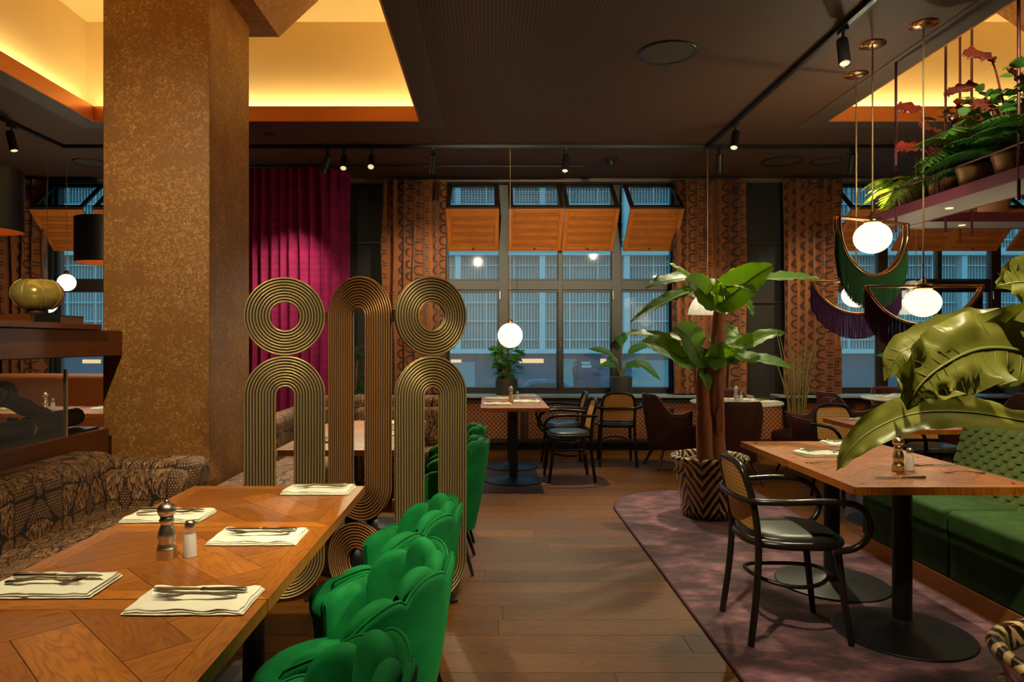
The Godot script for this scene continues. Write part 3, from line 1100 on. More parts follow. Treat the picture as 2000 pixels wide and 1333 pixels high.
# ------------------------------------------------------------------ across the street
func build_outside() -> void:
	var D := -45.0
	var gy := -1.7
	single("street", "wet grey street outside the windows", "street", bx(Vector3(-60, gy - 0.2, -60), Vector3(70, gy, -9.2)), M.street)
	var f := thing("facade_building", "pale glazed building across the street", "building", Vector3(0, gy, D - 0.6))
	var o := Vector3(0, -gy, -(D - 0.6))
	part(f, "building_wall", bx(Vector3(-42, 0, -6), Vector3(52, 16 - gy, -0.2)), M.facade_panel)
	part(f, "shop_front", bx(Vector3(-42, 0, -0.2), Vector3(52, 0.55 - gy, 0.1)), M.shop_dark)
	for y in [[0.55, 0.85], [7.0, 7.5], [13.4, 13.9]]:
		part(f, "stone_band", bx(Vector3(-42, y[0] - gy, -0.2), Vector3(52, y[1] - gy, 0.75), 0.02), M.facade)
	var fin := MB.new()
	var x := -36.0
	var i := 0
	while x < 48.0:
		var ix := x + 0.66
		part(f, "pilaster", bx(Vector3(ix - 0.19, 0.85 - gy, -0.2), Vector3(ix + 0.19, 16 - gy, 0.62), 0.02), M.facade)
		for st in 2:
			var y0: float = [0.85, 7.5][st] - gy
			var y1: float = [7.0, 13.4][st] - gy
			for k in [1, 2]:
				var mx: float = ix + 5.54 * k / 3.0
				part(f, "mullion", bx(Vector3(mx - 0.05, y0, -0.2), Vector3(mx + 0.05, y1, 0.2)), M.facade_fin)
			for k in 5:
				var yy: float = lerp(y0, y1, (k + 0.5) / 5.0)
				part(f, "transom_bar", bx(Vector3(ix + 0.19, yy - 0.04, -0.2), Vector3(ix + 5.35, yy + 0.04, 0.17)), M.facade_fin)
			for k in 26:
				var fx := ix + 0.3 + 4.95 * k / 25.0
				fin.box(Vector3(fx, (y0 + y1) / 2, -0.08), Vector3(0.06, y1 - y0, 0.24))
		x += 5.54
		i += 1
	var fo := part(f, "sun_fins", fin.mesh(), M.facade_fin)
	stuff(fo)
	# lit shop lamps and the poster wall, at street level
	for q in [[1.95, 0.02, 1.6, 0.28], [6.3, 0.0, 1.4, 0.3], [-2.6, 0.05, 0.7, 0.2], [-7.2, -0.05, 0.8, 0.22], [16.0, 0.0, 1.3, 0.3], [-27.0, 0.0, 1.2, 0.25]]:
		part(f, "shop_window_light", bx(Vector3(q[0], q[1] - gy - 0.1, 0.1), Vector3(q[0] + q[2], q[1] + q[3] - gy - 0.1, 0.16)), M.shop_lit)
	part(f, "shop_pane", bx(Vector3(4.85, 0.05, 0.1), Vector3(5.75, 0.2 - gy, 0.14)), M.facade_panel)
	part(f, "shop_pane", bx(Vector3(-3.6, 0.05, 0.1), Vector3(-1.0, 0.0 - gy, 0.14)), M.facade_panel)
	part(f, "shop_pane", bx(Vector3(9.4, 0.05, 0.1), Vector3(12.4, 0.1 - gy, 0.14)), M.facade_panel)
	var ps := part(f, "poster_wall", bx(Vector3(5.8, 0.1, 0.1), Vector3(7.3, 0.35 - gy, 0.2)), M.car_blue, Vector3.ZERO, "deep blue poster wall with two short pale lines")
	for ln in 2:
		var px := 6.08
		for w in ([0.09, 0.08, 0.10, 0.05, 0.1] if ln == 0 else [0.1, 0.07, 0.07, 0.09, 0.06, 0.08]):
			part(ps, "poster_mark", bx(Vector3(px, 0.0 - gy - 0.22 * ln - 0.16, 0.2), Vector3(px + w, 0.0 - gy - 0.22 * ln, 0.21)), M.sign_white)
			px += w + 0.03
	car("parked_car", "dark blue car parked outside beyond the globe lamp", Vector3(2.2, gy, -30.0), 0.0, M.car_blue)
	car("parked_car", "pale car parked outside beyond the bushy sill plant", Vector3(-3.0, gy, -31.0), 0.0, M.car_pale)
	car("parked_car", "pale car parked outside beyond the broad leaved sill plant", Vector3(9.6, gy, -32.0), 0.0, M.car_pale)
	walker(Vector3(5.35, gy, -43.0))

func car(called: String, label: String, where: Vector3, turn: float, mt: Material) -> void:
	var o := thing(called, label, "car", where, turn)
	# side outline swept across the width
	var side := [Vector2(-2.1, 0.30), Vector2(-2.15, 0.62), Vector2(-1.85, 0.80), Vector2(-1.05, 0.90), Vector2(-0.45, 1.36), Vector2(0.75, 1.42), Vector2(1.55, 0.98), Vector2(2.05, 0.90), Vector2(2.15, 0.6), Vector2(2.1, 0.30)]
	var rows := []
	for q in [[-0.86, 0.9], [-0.84, 0.97], [-0.6, 1.0], [0.6, 1.0], [0.84, 0.97], [0.86, 0.9]]:
		var row := []
		for p in side:
			row.append(Vector3(p.x, 0.3 + (p.y - 0.3) * q[1], q[0]))
		rows.append(row)
	var m := MB.new()
	m.grid(rows, false, true)
	for e in [0, 5]:
		var c := Vector3(0, 0.6, rows[e][0].z)
		for k in side.size():
			var a: Vector3 = rows[e][k]
			var b: Vector3 = rows[e][(k + 1) % side.size()]
			if e == 0:
				m.tri(c, b, a)
			else:
				m.tri(c, a, b)
	part(o, "car_body", m.mesh(), mt)
	for sz in [-1, 1]:
		var g := MB.new()
		var gl := PackedVector2Array([Vector2(-0.85, 0.92), Vector2(-0.4, 1.28), Vector2(0.7, 1.33), Vector2(1.3, 0.98)])
		var rr := []
		for yy in [0.865 * sz, 0.875 * sz]:
			var row := []
			for p in gl:
				row.append(Vector3(p.x, p.y * 0.985, yy))
			rr.append(row)
		g.quad(rr[1][0], rr[1][3], rr[1][2], rr[1][1])
		g.grid(rr, false, true)
		part(o, "side_window", g.mesh(), M.car_glass)
		for wx in [-1.35, 1.35]:
			var w := MB.new()
			w.tube([Vector3(wx, 0.31, sz * 0.68), Vector3(wx, 0.31, sz * 0.88)], 0.31, 18)
			part(o, "wheel", w.mesh(), M.tyre)

func walker(where: Vector3) -> void:
	# a person walking, a few pixels tall: one continuous body surface from joined capsules
	var b := [[0, 1.02, 0, 0.13, 0, 1.38, 0.01, 0.16], [0, 1.38, 0.01, 0.15, 0, 1.52, 0.02, 0.06], [0, 1.52, 0.02, 0.055, 0.01, 1.66, 0.03, 0.10],
		[-0.16, 1.40, 0, 0.06, -0.22, 1.14, 0.04, 0.048], [-0.22, 1.14, 0.04, 0.046, -0.16, 0.92, 0.12, 0.036], [0.16, 1.40, 0, 0.06, 0.23, 1.14, -0.02, 0.048], [0.23, 1.14, -0.02, 0.046, 0.2, 0.9, 0.04, 0.036],
		[-0.08, 0.98, 0, 0.10, -0.13, 0.52, 0.10, 0.065], [-0.13, 0.52, 0.10, 0.065, -0.12, 0.08, 0.02, 0.042], [-0.12, 0.06, 0.02, 0.04, -0.14, 0.035, 0.18, 0.035],
		[0.08, 0.98, 0, 0.10, 0.12, 0.52, -0.03, 0.065], [0.12, 0.52, -0.03, 0.065, 0.13, 0.08, -0.16, 0.042], [0.13, 0.06, -0.16, 0.04, 0.15, 0.035, 0.0, 0.035]]
	var field := func(p: Vector3) -> float:
		var d := 9.0
		for q in b:
			var a := Vector3(q[0], q[1], q[2])
			var e := Vector3(q[4], q[5], q[6]) - a
			var t := clampf((p - a).dot(e) / maxf(1e-6, e.dot(e)), 0.0, 1.0)
			var w: float = (p - a - e * t).length() - lerpf(q[3], q[7], t)
			var h := clampf(0.5 + 0.5 * (d - w) / 0.04, 0.0, 1.0)
			d = lerpf(d, w, h) - 0.04 * h * (1.0 - h)
		return d
	var m := nets(field, Vector3(-0.36, -0.02, -0.26), Vector3(0.38, 1.82, 0.28), 0.035)
	var o := thing("person", "person in dark clothes walking past outside the window", "person", where, 0.5)
	part(o, "body", m, mat(lin(0.03, 0.05, 0.07), 0.8))
	part(o, "hair", sphere_mesh(0.108, 0.8, 14, 8), mat(lin(0.02, 0.012, 0.01), 0.8), Vector3(0.01, 1.70, 0.015))
	part(o, "face", sphere_mesh(0.085, 1.25, 14, 8), mat(lin(0.45, 0.26, 0.17), 0.6), Vector3(0.01, 1.63, 0.05))
	part(o, "jacket", bx(Vector3(-0.17, 1.0, -0.12), Vector3(0.17, 1.42, 0.14), 0.09), mat(lin(0.12, 0.05, 0.06), 0.8))

func nets(f: Callable, lo: Vector3, hi: Vector3, s: float) -> ArrayMesh:
	var nx := int((hi.x - lo.x) / s) + 1
	var ny := int((hi.y - lo.y) / s) + 1
	var nz := int((hi.z - lo.z) / s) + 1
	var val := PackedFloat32Array()
	val.resize((nx + 1) * (ny + 1) * (nz + 1))
	var id := func(i, j, k): return (i * (ny + 1) + j) * (nz + 1) + k
	for i in nx + 1:
		for j in ny + 1:
			for k in nz + 1:
				val[id.call(i, j, k)] = f.call(lo + Vector3(i, j, k) * s)
	var st := SurfaceTool.new()
	st.begin(Mesh.PRIMITIVE_TRIANGLES)
	st.set_smooth_group(0)
	var cellv := {}
	var pos := []
	for i in nx:
		for j in ny:
			for k in nz:
				var c := Vector3.ZERO
				var cnt := 0
				for e in [[0,0,0,1,0,0],[0,1,0,1,1,0],[0,0,1,1,0,1],[0,1,1,1,1,1],[0,0,0,0,1,0],[1,0,0,1,1,0],[0,0,1,0,1,1],[1,0,1,1,1,1],[0,0,0,0,0,1],[1,0,0,1,0,1],[0,1,0,0,1,1],[1,1,0,1,1,1]]:
					var va := val[id.call(i + e[0], j + e[1], k + e[2])]
					var vb := val[id.call(i + e[3], j + e[4], k + e[5])]
					if (va < 0.0) != (vb < 0.0):
						var t := va / (va - vb)
						c += Vector3(i + e[0], j + e[1], k + e[2]).lerp(Vector3(i + e[3], j + e[4], k + e[5]), t)
						cnt += 1
				if cnt:
					cellv[Vector3i(i, j, k)] = pos.size()
					pos.append(lo + c / cnt * s)
	for p in pos:
		st.add_vertex(p)
	for i in range(1, nx):
		for j in range(1, ny):
			for k in range(1, nz):
				for ax in 3:
					var stp := Vector3i.ZERO
					stp[ax] = 1
					var va := val[id.call(i, j, k)]
					var vb := val[id.call(i + stp.x, j + stp.y, k + stp.z)]
					if (va < 0.0) == (vb < 0.0):
						continue
					var u := Vector3i.ZERO
					var w := Vector3i.ZERO
					u[(ax + 1) % 3] = 1
					w[(ax + 2) % 3] = 1
					var c := Vector3i(i, j, k)
					var q := [cellv.get(c - u - w, -1), cellv.get(c - w, -1), cellv.get(c, -1), cellv.get(c - u, -1)]
					if q.min() < 0:
						continue
					if va < 0.0:
						q.reverse()
					for t in [q[0], q[1], q[2], q[0], q[2], q[3]]:
						st.add_index(t)
	st.generate_normals()
	return st.commit()

# ------------------------------------------------------------------ tables
func top_pieces(w: float, d: float) -> Array:
	# border boards and herringbone blocks of one oak top, each a mesh of its own: [name, mesh, tone]
	var key := "top%.2f_%.2f" % [w, d]
	if cache.has(key):
		return cache[key]
	var out := []
	var e := 0.062
	var hw := w / 2
	var hd := d / 2
	var th := 0.034
	var border := [[Vector2(-hw, -hd), Vector2(hw, -hd), Vector2(hw - e, -hd + e), Vector2(-hw + e, -hd + e)], [Vector2(hw, hd), Vector2(-hw, hd), Vector2(-hw + e, hd - e), Vector2(hw - e, hd - e)],
		[Vector2(hw, -hd), Vector2(hw, hd), Vector2(hw - e, hd - e), Vector2(hw - e, -hd + e)], [Vector2(-hw, hd), Vector2(-hw, -hd), Vector2(-hw + e, -hd + e), Vector2(-hw + e, hd - e)]]
	for i in 4:
		var poly: Array = Geometry2D.offset_polygon(PackedVector2Array(border[i]), -0.0006)
		var m := MB.new()
		m.plate(poly[0], 0.0, th, 0.0 if i < 2 else PI / 2, Vector2(0.3 * i, 0.11 * i))
		out.append(["border_board", m.mesh(), [0, 2, 4, 0][i]])
	var inner := PackedVector2Array([Vector2(-hw + e, -hd + e), Vector2(hw - e, -hd + e), Vector2(hw - e, hd - e), Vector2(-hw + e, hd - e)])
	var b := 0.135
	var L := b * 3
	rng.seed = int(w * 1000) + int(d * 100)
	for i in range(-14, 15):
		for j in range(-4, 5):
			var o := Vector2(b, b) * i + Vector2(L, -L) * j
			for kind in 2:
				var r := Rect2(o, Vector2(L, b)) if kind == 0 else Rect2(o + Vector2(L, b - L), Vector2(b, L))
				var q := PackedVector2Array([r.position, r.position + Vector2(r.size.x, 0), r.end, r.position + Vector2(0, r.size.y)])
				for k in 4:
					q[k] = q[k].rotated(PI / 4)
				for got in Geometry2D.intersect_polygons(inner, q):
					for sh in Geometry2D.offset_polygon(got, -0.0008):
						var ar := 0.0
						for k in sh.size():
							ar += sh[k].cross(sh[(k + 1) % sh.size()])
						if absf(ar) < 0.0006:
							continue
						var m := MB.new()
						m.plate(sh, -0.0003 * rng.randf(), 0.012, -PI / 4 if kind == 0 else -3 * PI / 4, Vector2(rng.randf(), rng.randf()))
						out.append(["parquet_block", m.mesh(), rng.randi() % 5])
	var core := MB.new()
	core.box(Vector3(0, -0.017, 0), Vector3(w - 0.05, 0.022, d - 0.05))
	out.append(["table_core", core.mesh(), -1])
	cache[key] = out
	return out

func oak_table(c: Vector3, w: float, d: float, label: String, group := "") -> void:
	var o := thing("oak_table", label, "table", c, 0.0, group)
	var top := part(o, "table_top", bx(Vector3(-w / 2 + 0.03, 0.712, -d / 2 + 0.03), Vector3(w / 2 - 0.03, 0.722, d / 2 - 0.03)), M.dark_wood)
	for p in top_pieces(w, d):
		part(top, p[0], p[1], M["oak%d" % p[2]] if p[2] >= 0 else M.dark_wood, Vector3(0, 0.75, 0))
	if not cache.has("pole"):
		cache.pole = lt([Vector2(0.001, 0.02), Vector2(0.042, 0.02), Vector2(0.042, 0.705), Vector2(0.001, 0.705)], 20)
		cache.base = lt([Vector2(0.295, 0.0), Vector2(0.30, 0.004), Vector2(0.292, 0.010), Vector2(0.18, 0.022), Vector2(0.06, 0.04), Vector2(0.042, 0.07), Vector2(0.001, 0.07)], 40)
	part(o, "pole", cache.pole, M.iron)
	part(o, "base_disc", cache.base, M.iron)
	part(o, "top_plate", bx(Vector3(-0.2, 0.70, -0.2), Vector3(0.2, 0.712, 0.2)), M.iron)

func round_table(c: Vector3, r: float, label: String) -> void:
	var o := thing("round_table", label, "table", Vector3(c.x, 0, c.z), 0.0, "round marble tables")
	part(o, "table_top", lt([Vector2(0.001, 0.712), Vector2(r - 0.012, 0.712), Vector2(r, 0.722), Vector2(r, 0.735), Vector2(r - 0.008, 0.742), Vector2(0.001, 0.742)], 48), M.marble)
	part(o, "pole", lt([Vector2(0.001, 0.02), Vector2(0.045, 0.02), Vector2(0.045, 0.712), Vector2(0.001, 0.712)], 16), M.iron)
	part(o, "base_disc", lt([Vector2(0.28, 0.0), Vector2(0.285, 0.006), Vector2(0.18, 0.022), Vector2(0.05, 0.045), Vector2(0.001, 0.045)], 32), M.iron)

# ------------------------------------------------------------------ table ware
func napkin_mesh(k: int) -> Array:
	var key := "napkin%d" % k
	if cache.has(key):
		return cache[key]
	var nz := noise(100 + k, 6.0, 2)
	var out := []
	for layer in 3:
		var m := MB.new()
		var rows := []
		var hw := 0.14 - 0.004 * layer
		var hd := 0.082 - 0.003 * layer
		var y0 := 0.0045 * layer
		var R := 10
		var C := 16
		# closed round section swept across
		for r in R * 2:
			var row := []
			for c in C + 1:
				var fx := -1.0 + 2.0 * c / C
				var a := TAU * r / (R * 2)
				var ez := cos(a)
				var sz := signf(ez) * pow(absf(ez), 0.35)
				var ey := sin(a)
				var sy := signf(ey) * pow(absf(ey), 0.6)
				var endf := sqrt(maxf(0.0, 1.0 - pow(absf(fx), 14.0)))
				var x := fx * hw + 0.006 * nz.get_noise_2d(sz * 0.3, layer * 3.0)
				var z := sz * hd * (0.985 + 0.015 * endf) + 0.004 * nz.get_noise_2d(fx * 0.4, layer + 5.0)
				var y := y0 + 0.0032 + 0.0032 * sy * (0.25 + 0.75 * endf) + (0.0016 + 0.0018 * (layer + 1)) * nz.get_noise_2d(fx * 0.25 + 7, sz * 0.2) * (1.0 if sy > 0 or layer > 0 else 0.0) 
				row.append(Vector3(x, maxf(0.0003, y), z))
			rows.append(row)
		rows.reverse()
		m.grid(rows, true, false)
		for e in [0, C]:
			var cc := Vector3.ZERO
			for r in rows:
				cc += r[e] / rows.size()
			for r in rows.size():
				var p: Vector3 = rows[r][e]
				var q: Vector3 = rows[(r + 1) % rows.size()][e]
				if e == 0:
					m.tri(cc, p, q)
				else:
					m.tri(cc, q, p)
		out.append(m.mesh())
	cache[key] = out
	return out

func napkin(where: Vector3, turn: float, k: int, label: String, group: String) -> void:
	var o := thing("napkin", label, "napkin", where, turn, group)
	for m in napkin_mesh(k % 3):
		part(o, "fold", m, M.napkin)

func fork(where: Vector3, turn: float, label: String, group: String) -> void:
	# lies along x, tines at +x
	if not cache.has("fork"):
		var h := MB.new()
		h.tube([Vector3(-0.098, 0.004, 0), Vector3(-0.094, 0.004, 0), Vector3(-0.07, 0.005, 0), Vector3(-0.03, 0.009, 0), Vector3(0.02, 0.010, 0), Vector3(0.04, 0.006, 0)], [0.004, 0.009, 0.008, 0.005, 0.0035, 0.006], 10, false, 0.4)
		var n := MB.new()
		n.tube([Vector3(0.036, 0.0065, 0), Vector3(0.046, 0.005, 0), Vector3(0.06, 0.0045, 0), Vector3(0.064, 0.005, 0)], [0.005, 0.0105, 0.0125, 0.012], 10, false, 0.2)
		cache.fork = [h.mesh(), n.mesh()]
		var tn := MB.new()
		tn.tube([Vector3(0.06, 0.005, 0), Vector3(0.08, 0.006, 0), Vector3(0.10, 0.012, 0)], [0.0018, 0.0017, 0.0009], 6)
		cache.tine = tn.mesh()
	var o := thing("fork", label, "fork", where, turn, group)
	part(o, "handle", cache.fork[0], M.cutlery)
	part(o, "neck", cache.fork[1], M.cutlery)
	for k in 4:
		part(o, "tine", cache.tine, M.cutlery, Vector3(0, 0, (k - 1.5) * 0.0062))

func knife(where: Vector3, turn: float, label: String, group: String) -> void:
	if not cache.has("knife"):
		var h := MB.new()
		h.tube([Vector3(-0.115, 0.005, 0), Vector3(-0.11, 0.0055, 0), Vector3(-0.07, 0.006, 0), Vector3(-0.02, 0.0055, 0), Vector3(-0.006, 0.0055, 0), Vector3(0.0, 0.0055, 0)], [0.004, 0.0095, 0.0085, 0.0065, 0.008, 0.005], 10, false, 0.62)
		var b := MB.new()
		b.tube([Vector3(-0.002, 0.0055, 0), Vector3(0.02, 0.0055, 0.001), Vector3(0.09, 0.0055, 0.001), Vector3(0.112, 0.0055, 0.004), Vector3(0.12, 0.0055, 0.006)], [0.006, 0.0095, 0.0100, 0.007, 0.0015], 8, false, 0.16)
		cache.knife = [h.mesh(), b.mesh()]
	var o := thing("table_knife", label, "knife", where, turn, group)
	part(o, "handle", cache.knife[0], M.cutlery)
	part(o, "blade", cache.knife[1], M.cutlery)

func setting(c: Vector3, turn: float, k: int, where_label: String, flip := 1.0, group := "") -> void:
	# a napkin with a fork and a knife laid on it
	var g := group if group else where_label
	napkin(c, turn, k, "folded cream napkin " + where_label, "napkins " + g)
	var b := Basis(Vector3.UP, turn)
	fork(c + b * Vector3(-0.005 * flip, 0.0185, 0.018), turn + (0.06 if flip > 0 else PI + 0.06) + 0.05 * (k % 3 - 1), "steel fork on the napkin " + where_label, "forks " + g)
	knife(c + b * Vector3(0.0, 0.018, -0.026), turn + (PI if flip < 0 else 0.0) - 0.03, "steel knife on the napkin " + where_label, "knives " + g)

func mill(where: Vector3, where_label: String) -> void:
	if not cache.has("mill"):
		cache.mill = lt([Vector2(0.001, 0), Vector2(0.0265, 0), Vector2(0.027, 0.002), Vector2(0.027, 0.024), Vector2(0.0285, 0.027), Vector2(0.027, 0.031), Vector2(0.024, 0.034), Vector2(0.0245, 0.04), Vector2(0.021, 0.044), Vector2(0.024, 0.056), Vector2(0.0255, 0.066), Vector2(0.022, 0.082), Vector2(0.0165, 0.096), Vector2(0.016, 0.100), Vector2(0.019, 0.103), Vector2(0.021, 0.110), Vector2(0.018, 0.116), Vector2(0.018, 0.121), Vector2(0.001, 0.121)], 28)
		cache.mill_head = lt([Vector2(0.001, 0.121), Vector2(0.017, 0.121), Vector2(0.022, 0.126), Vector2(0.0262, 0.137), Vector2(0.024, 0.149), Vector2(0.015, 0.157), Vector2(0.001, 0.159)], 28)
		cache.mill_nut = lt([Vector2(0.001, 0.157), Vector2(0.0075, 0.157), Vector2(0.0075, 0.166), Vector2(0.001, 0.168)], 14)
		cache.salt_glass = lt([Vector2(0.001, 0), Vector2(0.021, 0), Vector2(0.022, 0.003), Vector2(0.017, 0.075), Vector2(0.0135, 0.084), Vector2(0.0135, 0.094), Vector2(0.001, 0.094)], 12)
		cache.salt_fill = lt([Vector2(0.001, 0.003), Vector2(0.0195, 0.003), Vector2(0.0160, 0.066), Vector2(0.001, 0.067)], 12)
		cache.salt_cap = lt([Vector2(0.0145, 0.085), Vector2(0.0152, 0.087), Vector2(0.0150, 0.10), Vector2(0.010, 0.106), Vector2(0.001, 0.107)], 16)
	var o := thing("pepper_mill", "brushed steel pepper mill " + where_label, "pepper mill", where, 0.0)
	part(o, "body", cache.mill, M.steel)
	part(o, "head", cache.mill_head, M.steel)
	part(o, "nut", cache.mill_nut, M.steel)

func salt(where: Vector3, where_label: String) -> void:
	var o := thing("salt_shaker", "glass salt shaker with steel cap " + where_label, "salt shaker", where, 0.2)
	part(o, "glass_body", cache.salt_glass, M.shaker_glass)
	part(o, "salt_filling", cache.salt_fill, M.salt)
	part(o, "cap", cache.salt_cap, M.steel)

# ------------------------------------------------------------------ chairs (all face +x)
func shell_point(th: float, y: float, off: float, rx: float, rz: float, y0: float, y1: float, flare: float) -> Vector3:
	var k := lerpf(1.0 - flare, 1.0, clampf((y - y0) / (y1 - y0), 0.0, 1.2))
	return Vector3(-cos(th) * (rx * k + off) , y, sin(th) * (rz * k + off))

func green_chair(where: Vector3, turn: float, label: String) -> void:
	if not cache.has("green"):
		var ch := []
		var n := 7
		var span := deg_to_rad(236.0)
		var top := func(th: float) -> float:
			var a := clampf(absf(th) / (span / 2), 0.0, 1.0)
			return lerpf(0.775, 0.585, smoothstep(0.30, 1.0, a))
		for k in n:
			var m := MB.new()
			var rows := []
			var T := 10
			for i in T + 1:
				var t := -1.0 + 2.0 * i / T
				var th := -span / 2 + span * (k + (t + 1) / 2) / n
				var thc := -span / 2 + span * (k + 0.5) / n
				var arch := sqrt(maxf(0.0, 1.0 - t * t * 0.985))
				var ht: float = top.call(th) * 0.6 + top.call(thc) * 0.4 - 0.04 + 0.048 * arch
				var yb := 0.33
				var row := []
				var puff := 0.026 * arch
				for w in 9:
					var f := w / 8.0
					var y := lerpf(yb, ht - 0.03, f)
					row.append(shell_point(th, y, -0.045 - puff * (0.75 + 0.25 * sin(f * PI)), 0.285, 0.285, 0.30, 0.78, 0.20))
				for w in range(1, 8):
					var a := PI * w / 8.0
					var inn := -0.045 - puff * 0.75
					var mid := (inn - 0.012) / 2.0
					row.append(shell_point(th, ht - 0.03 + sin(a) * 0.03, mid + (inn - mid) * cos(a), 0.285, 0.285, 0.30, 0.78, 0.20))
				for w in 4:
					row.append(shell_point(th, lerpf(ht - 0.03, yb, w / 3.0), -0.012, 0.285, 0.285, 0.30, 0.78, 0.20))
				rows.append(row)
			m.grid(rows, false, false)
			ch.append(m.mesh())
		# outer shell, scalloped a little lower than the channels
		var o := MB.new()
		var rows2 := []
		var N := n * 10
		for i in N + 1:
			var th := -span / 2 + span * i / N
			var t := fposmod(i / 10.0, 1.0) * 2.0 - 1.0
			var ht: float = top.call(th) - 0.046 + 0.040 * sqrt(maxf(0.0, 1.0 - t * t * 0.985))
			var row := []
			for w in 4:
				row.append(shell_point(th, lerpf(0.33, ht - 0.02, w / 3.0), -0.012, 0.285, 0.285, 0.30, 0.78, 0.20))
			row.append(shell_point(th, ht, 0.0, 0.285, 0.285, 0.30, 0.78, 0.20))
			row.append(shell_point(th, ht + 0.002, 0.01, 0.285, 0.285, 0.30, 0.78, 0.20))
			row.append(shell_point(th, ht - 0.008, 0.018, 0.285, 0.285, 0.30, 0.78, 0.20))
			for w in 7:
				var y := lerpf(ht - 0.02, 0.24, w / 6.0)
				row.append(shell_point(th, y, 0.018 - 0.035 * pow(w / 6.0, 3.0), 0.285, 0.285, 0.30, 0.78, 0.20))
			rows2.append(row)
		o.grid(rows2, false, false)
		for e in [0, N]:
			var rr: Array = rows2[e]
			for w in 3:
				o.quad(rr[w], rr[w + 1], rr[rr.size() - 3 - w], rr[rr.size() - 1 - w])
		# piping along the scallops
		var pp := MB.new()
		var path := []
		for i in N + 1:
			path.append(rows2[i][5] + Vector3(0, 0.001, 0))
		pp.tube(path, 0.004, 6)
		# seat cushion
		var s := MB.new()
		var prof := [Vector2(0.001, 0.24), Vector2(0.19, 0.245), Vector2(0.215, 0.28), Vector2(0.225, 0.38), Vector2(0.236, 0.41), Vector2(0.236, 0.44), Vector2(0.21, 0.462), Vector2(0.1, 0.472), Vector2(0.001, 0.474)]
		s.lathe(prof, 28, Vector3(0.03, 0, 0))
		var leg := MB.new()
		leg.tube([Vector3(0.12, 0.26, 0.12), Vector3(0.2, 0.0, 0.2)], [0.016, 0.009], 10)
		cache.green = [ch, o.mesh(), pp.mesh(), s.mesh(), leg.mesh()]
	var g: Array = cache.green
	var c := thing("shell_chair", label, "chair", where, turn, "green velvet shell chairs")
	for m in g[0]:
		part(c, "back_channel", m, M.green_velvet)
	part(c, "shell", g[1], M.green_velvet)
	part(c, "piping", g[2], M.green_velvet)
	part(c, "seat", g[3], M.green_velvet)
	for k in 4:
		var l := part(c, "leg", g[4], M.black)
		l.rotation.y = PI / 2 * k

func wine_chair(where: Vector3, turn: float, label: String) -> void:
	if not cache.has("wine"):
		var span := deg_to_rad(240.0)
		var top := func(th: float) -> float:
			var a := clampf(absf(th) / (span / 2), 0.0, 1.0)
			return lerpf(0.80, 0.60, smoothstep(0.28, 0.62, a)) - 0.0 + 0.03 * smoothstep(0.75, 1.0, a)
		var m := MB.new()
		var rows := []
		var edge := []
		for i in 49:
			var th := -span / 2 + span * i / 48.0
			var ht: float = top.call(th)
			var row := []
			for w in 6:
				row.append(shell_point(th, lerpf(0.30, ht - 0.03, w / 5.0), -0.06, 0.31, 0.31, 0.30, 0.80, 0.14))
			for w in range(1, 6):
				var a := PI * w / 6.0
				row.append(shell_point(th, ht - 0.03 + sin(a) * 0.03, -0.03 - cos(a) * 0.03, 0.31, 0.31, 0.30, 0.80, 0.14))
			for w in 7:
				row.append(shell_point(th, lerpf(ht - 0.03, 0.22, w / 6.0), -0.03 * pow(w / 6.0, 2.0), 0.31, 0.31, 0.30, 0.80, 0.14))
			edge.append(shell_point(th, ht + 0.002, -0.012, 0.31, 0.31, 0.30, 0.80, 0.14))
			rows.append(row)
		m.grid(rows, false, false)
		for e in [0, 48]:
			var rr: Array = rows[e]
			for w in 6:
				m.quad(rr[w], rr[w + 1], rr[rr.size() - 2 - w], rr[rr.size() - 1 - w])
		var s := MB.new()
		s.lathe([Vector2(0.001, 0.22), Vector2(0.22, 0.225), Vector2(0.25, 0.25), Vector2(0.255, 0.40), Vector2(0.255, 0.43), Vector2(0.23, 0.455), Vector2(0.001, 0.465)], 28, Vector3(0.04, 0, 0))
		var leg := MB.new()
		leg.tube([Vector3(0.13, 0.24, 0.13), Vector3(0.22, 0.0, 0.22)], [0.021, 0.010], 10)
		var pp := MB.new()
		pp.tube(edge, 0.006, 6)
		cache.wine = [m.mesh(), s.mesh(), leg.mesh(), pp.mesh()]
	var c := thing("velvet_armchair", label, "armchair", where, turn, "wine velvet armchairs")
	part(c, "shell", cache.wine[0], M.wine_velvet)
	part(c, "piping", cache.wine[3], M.wine_piping)
	part(c, "seat", cache.wine[1], M.wine_velvet)
	for k in 4:
		var l := part(c, "leg", cache.wine[2], M.dark_wood)
		l.rotation.y = PI / 2 * k

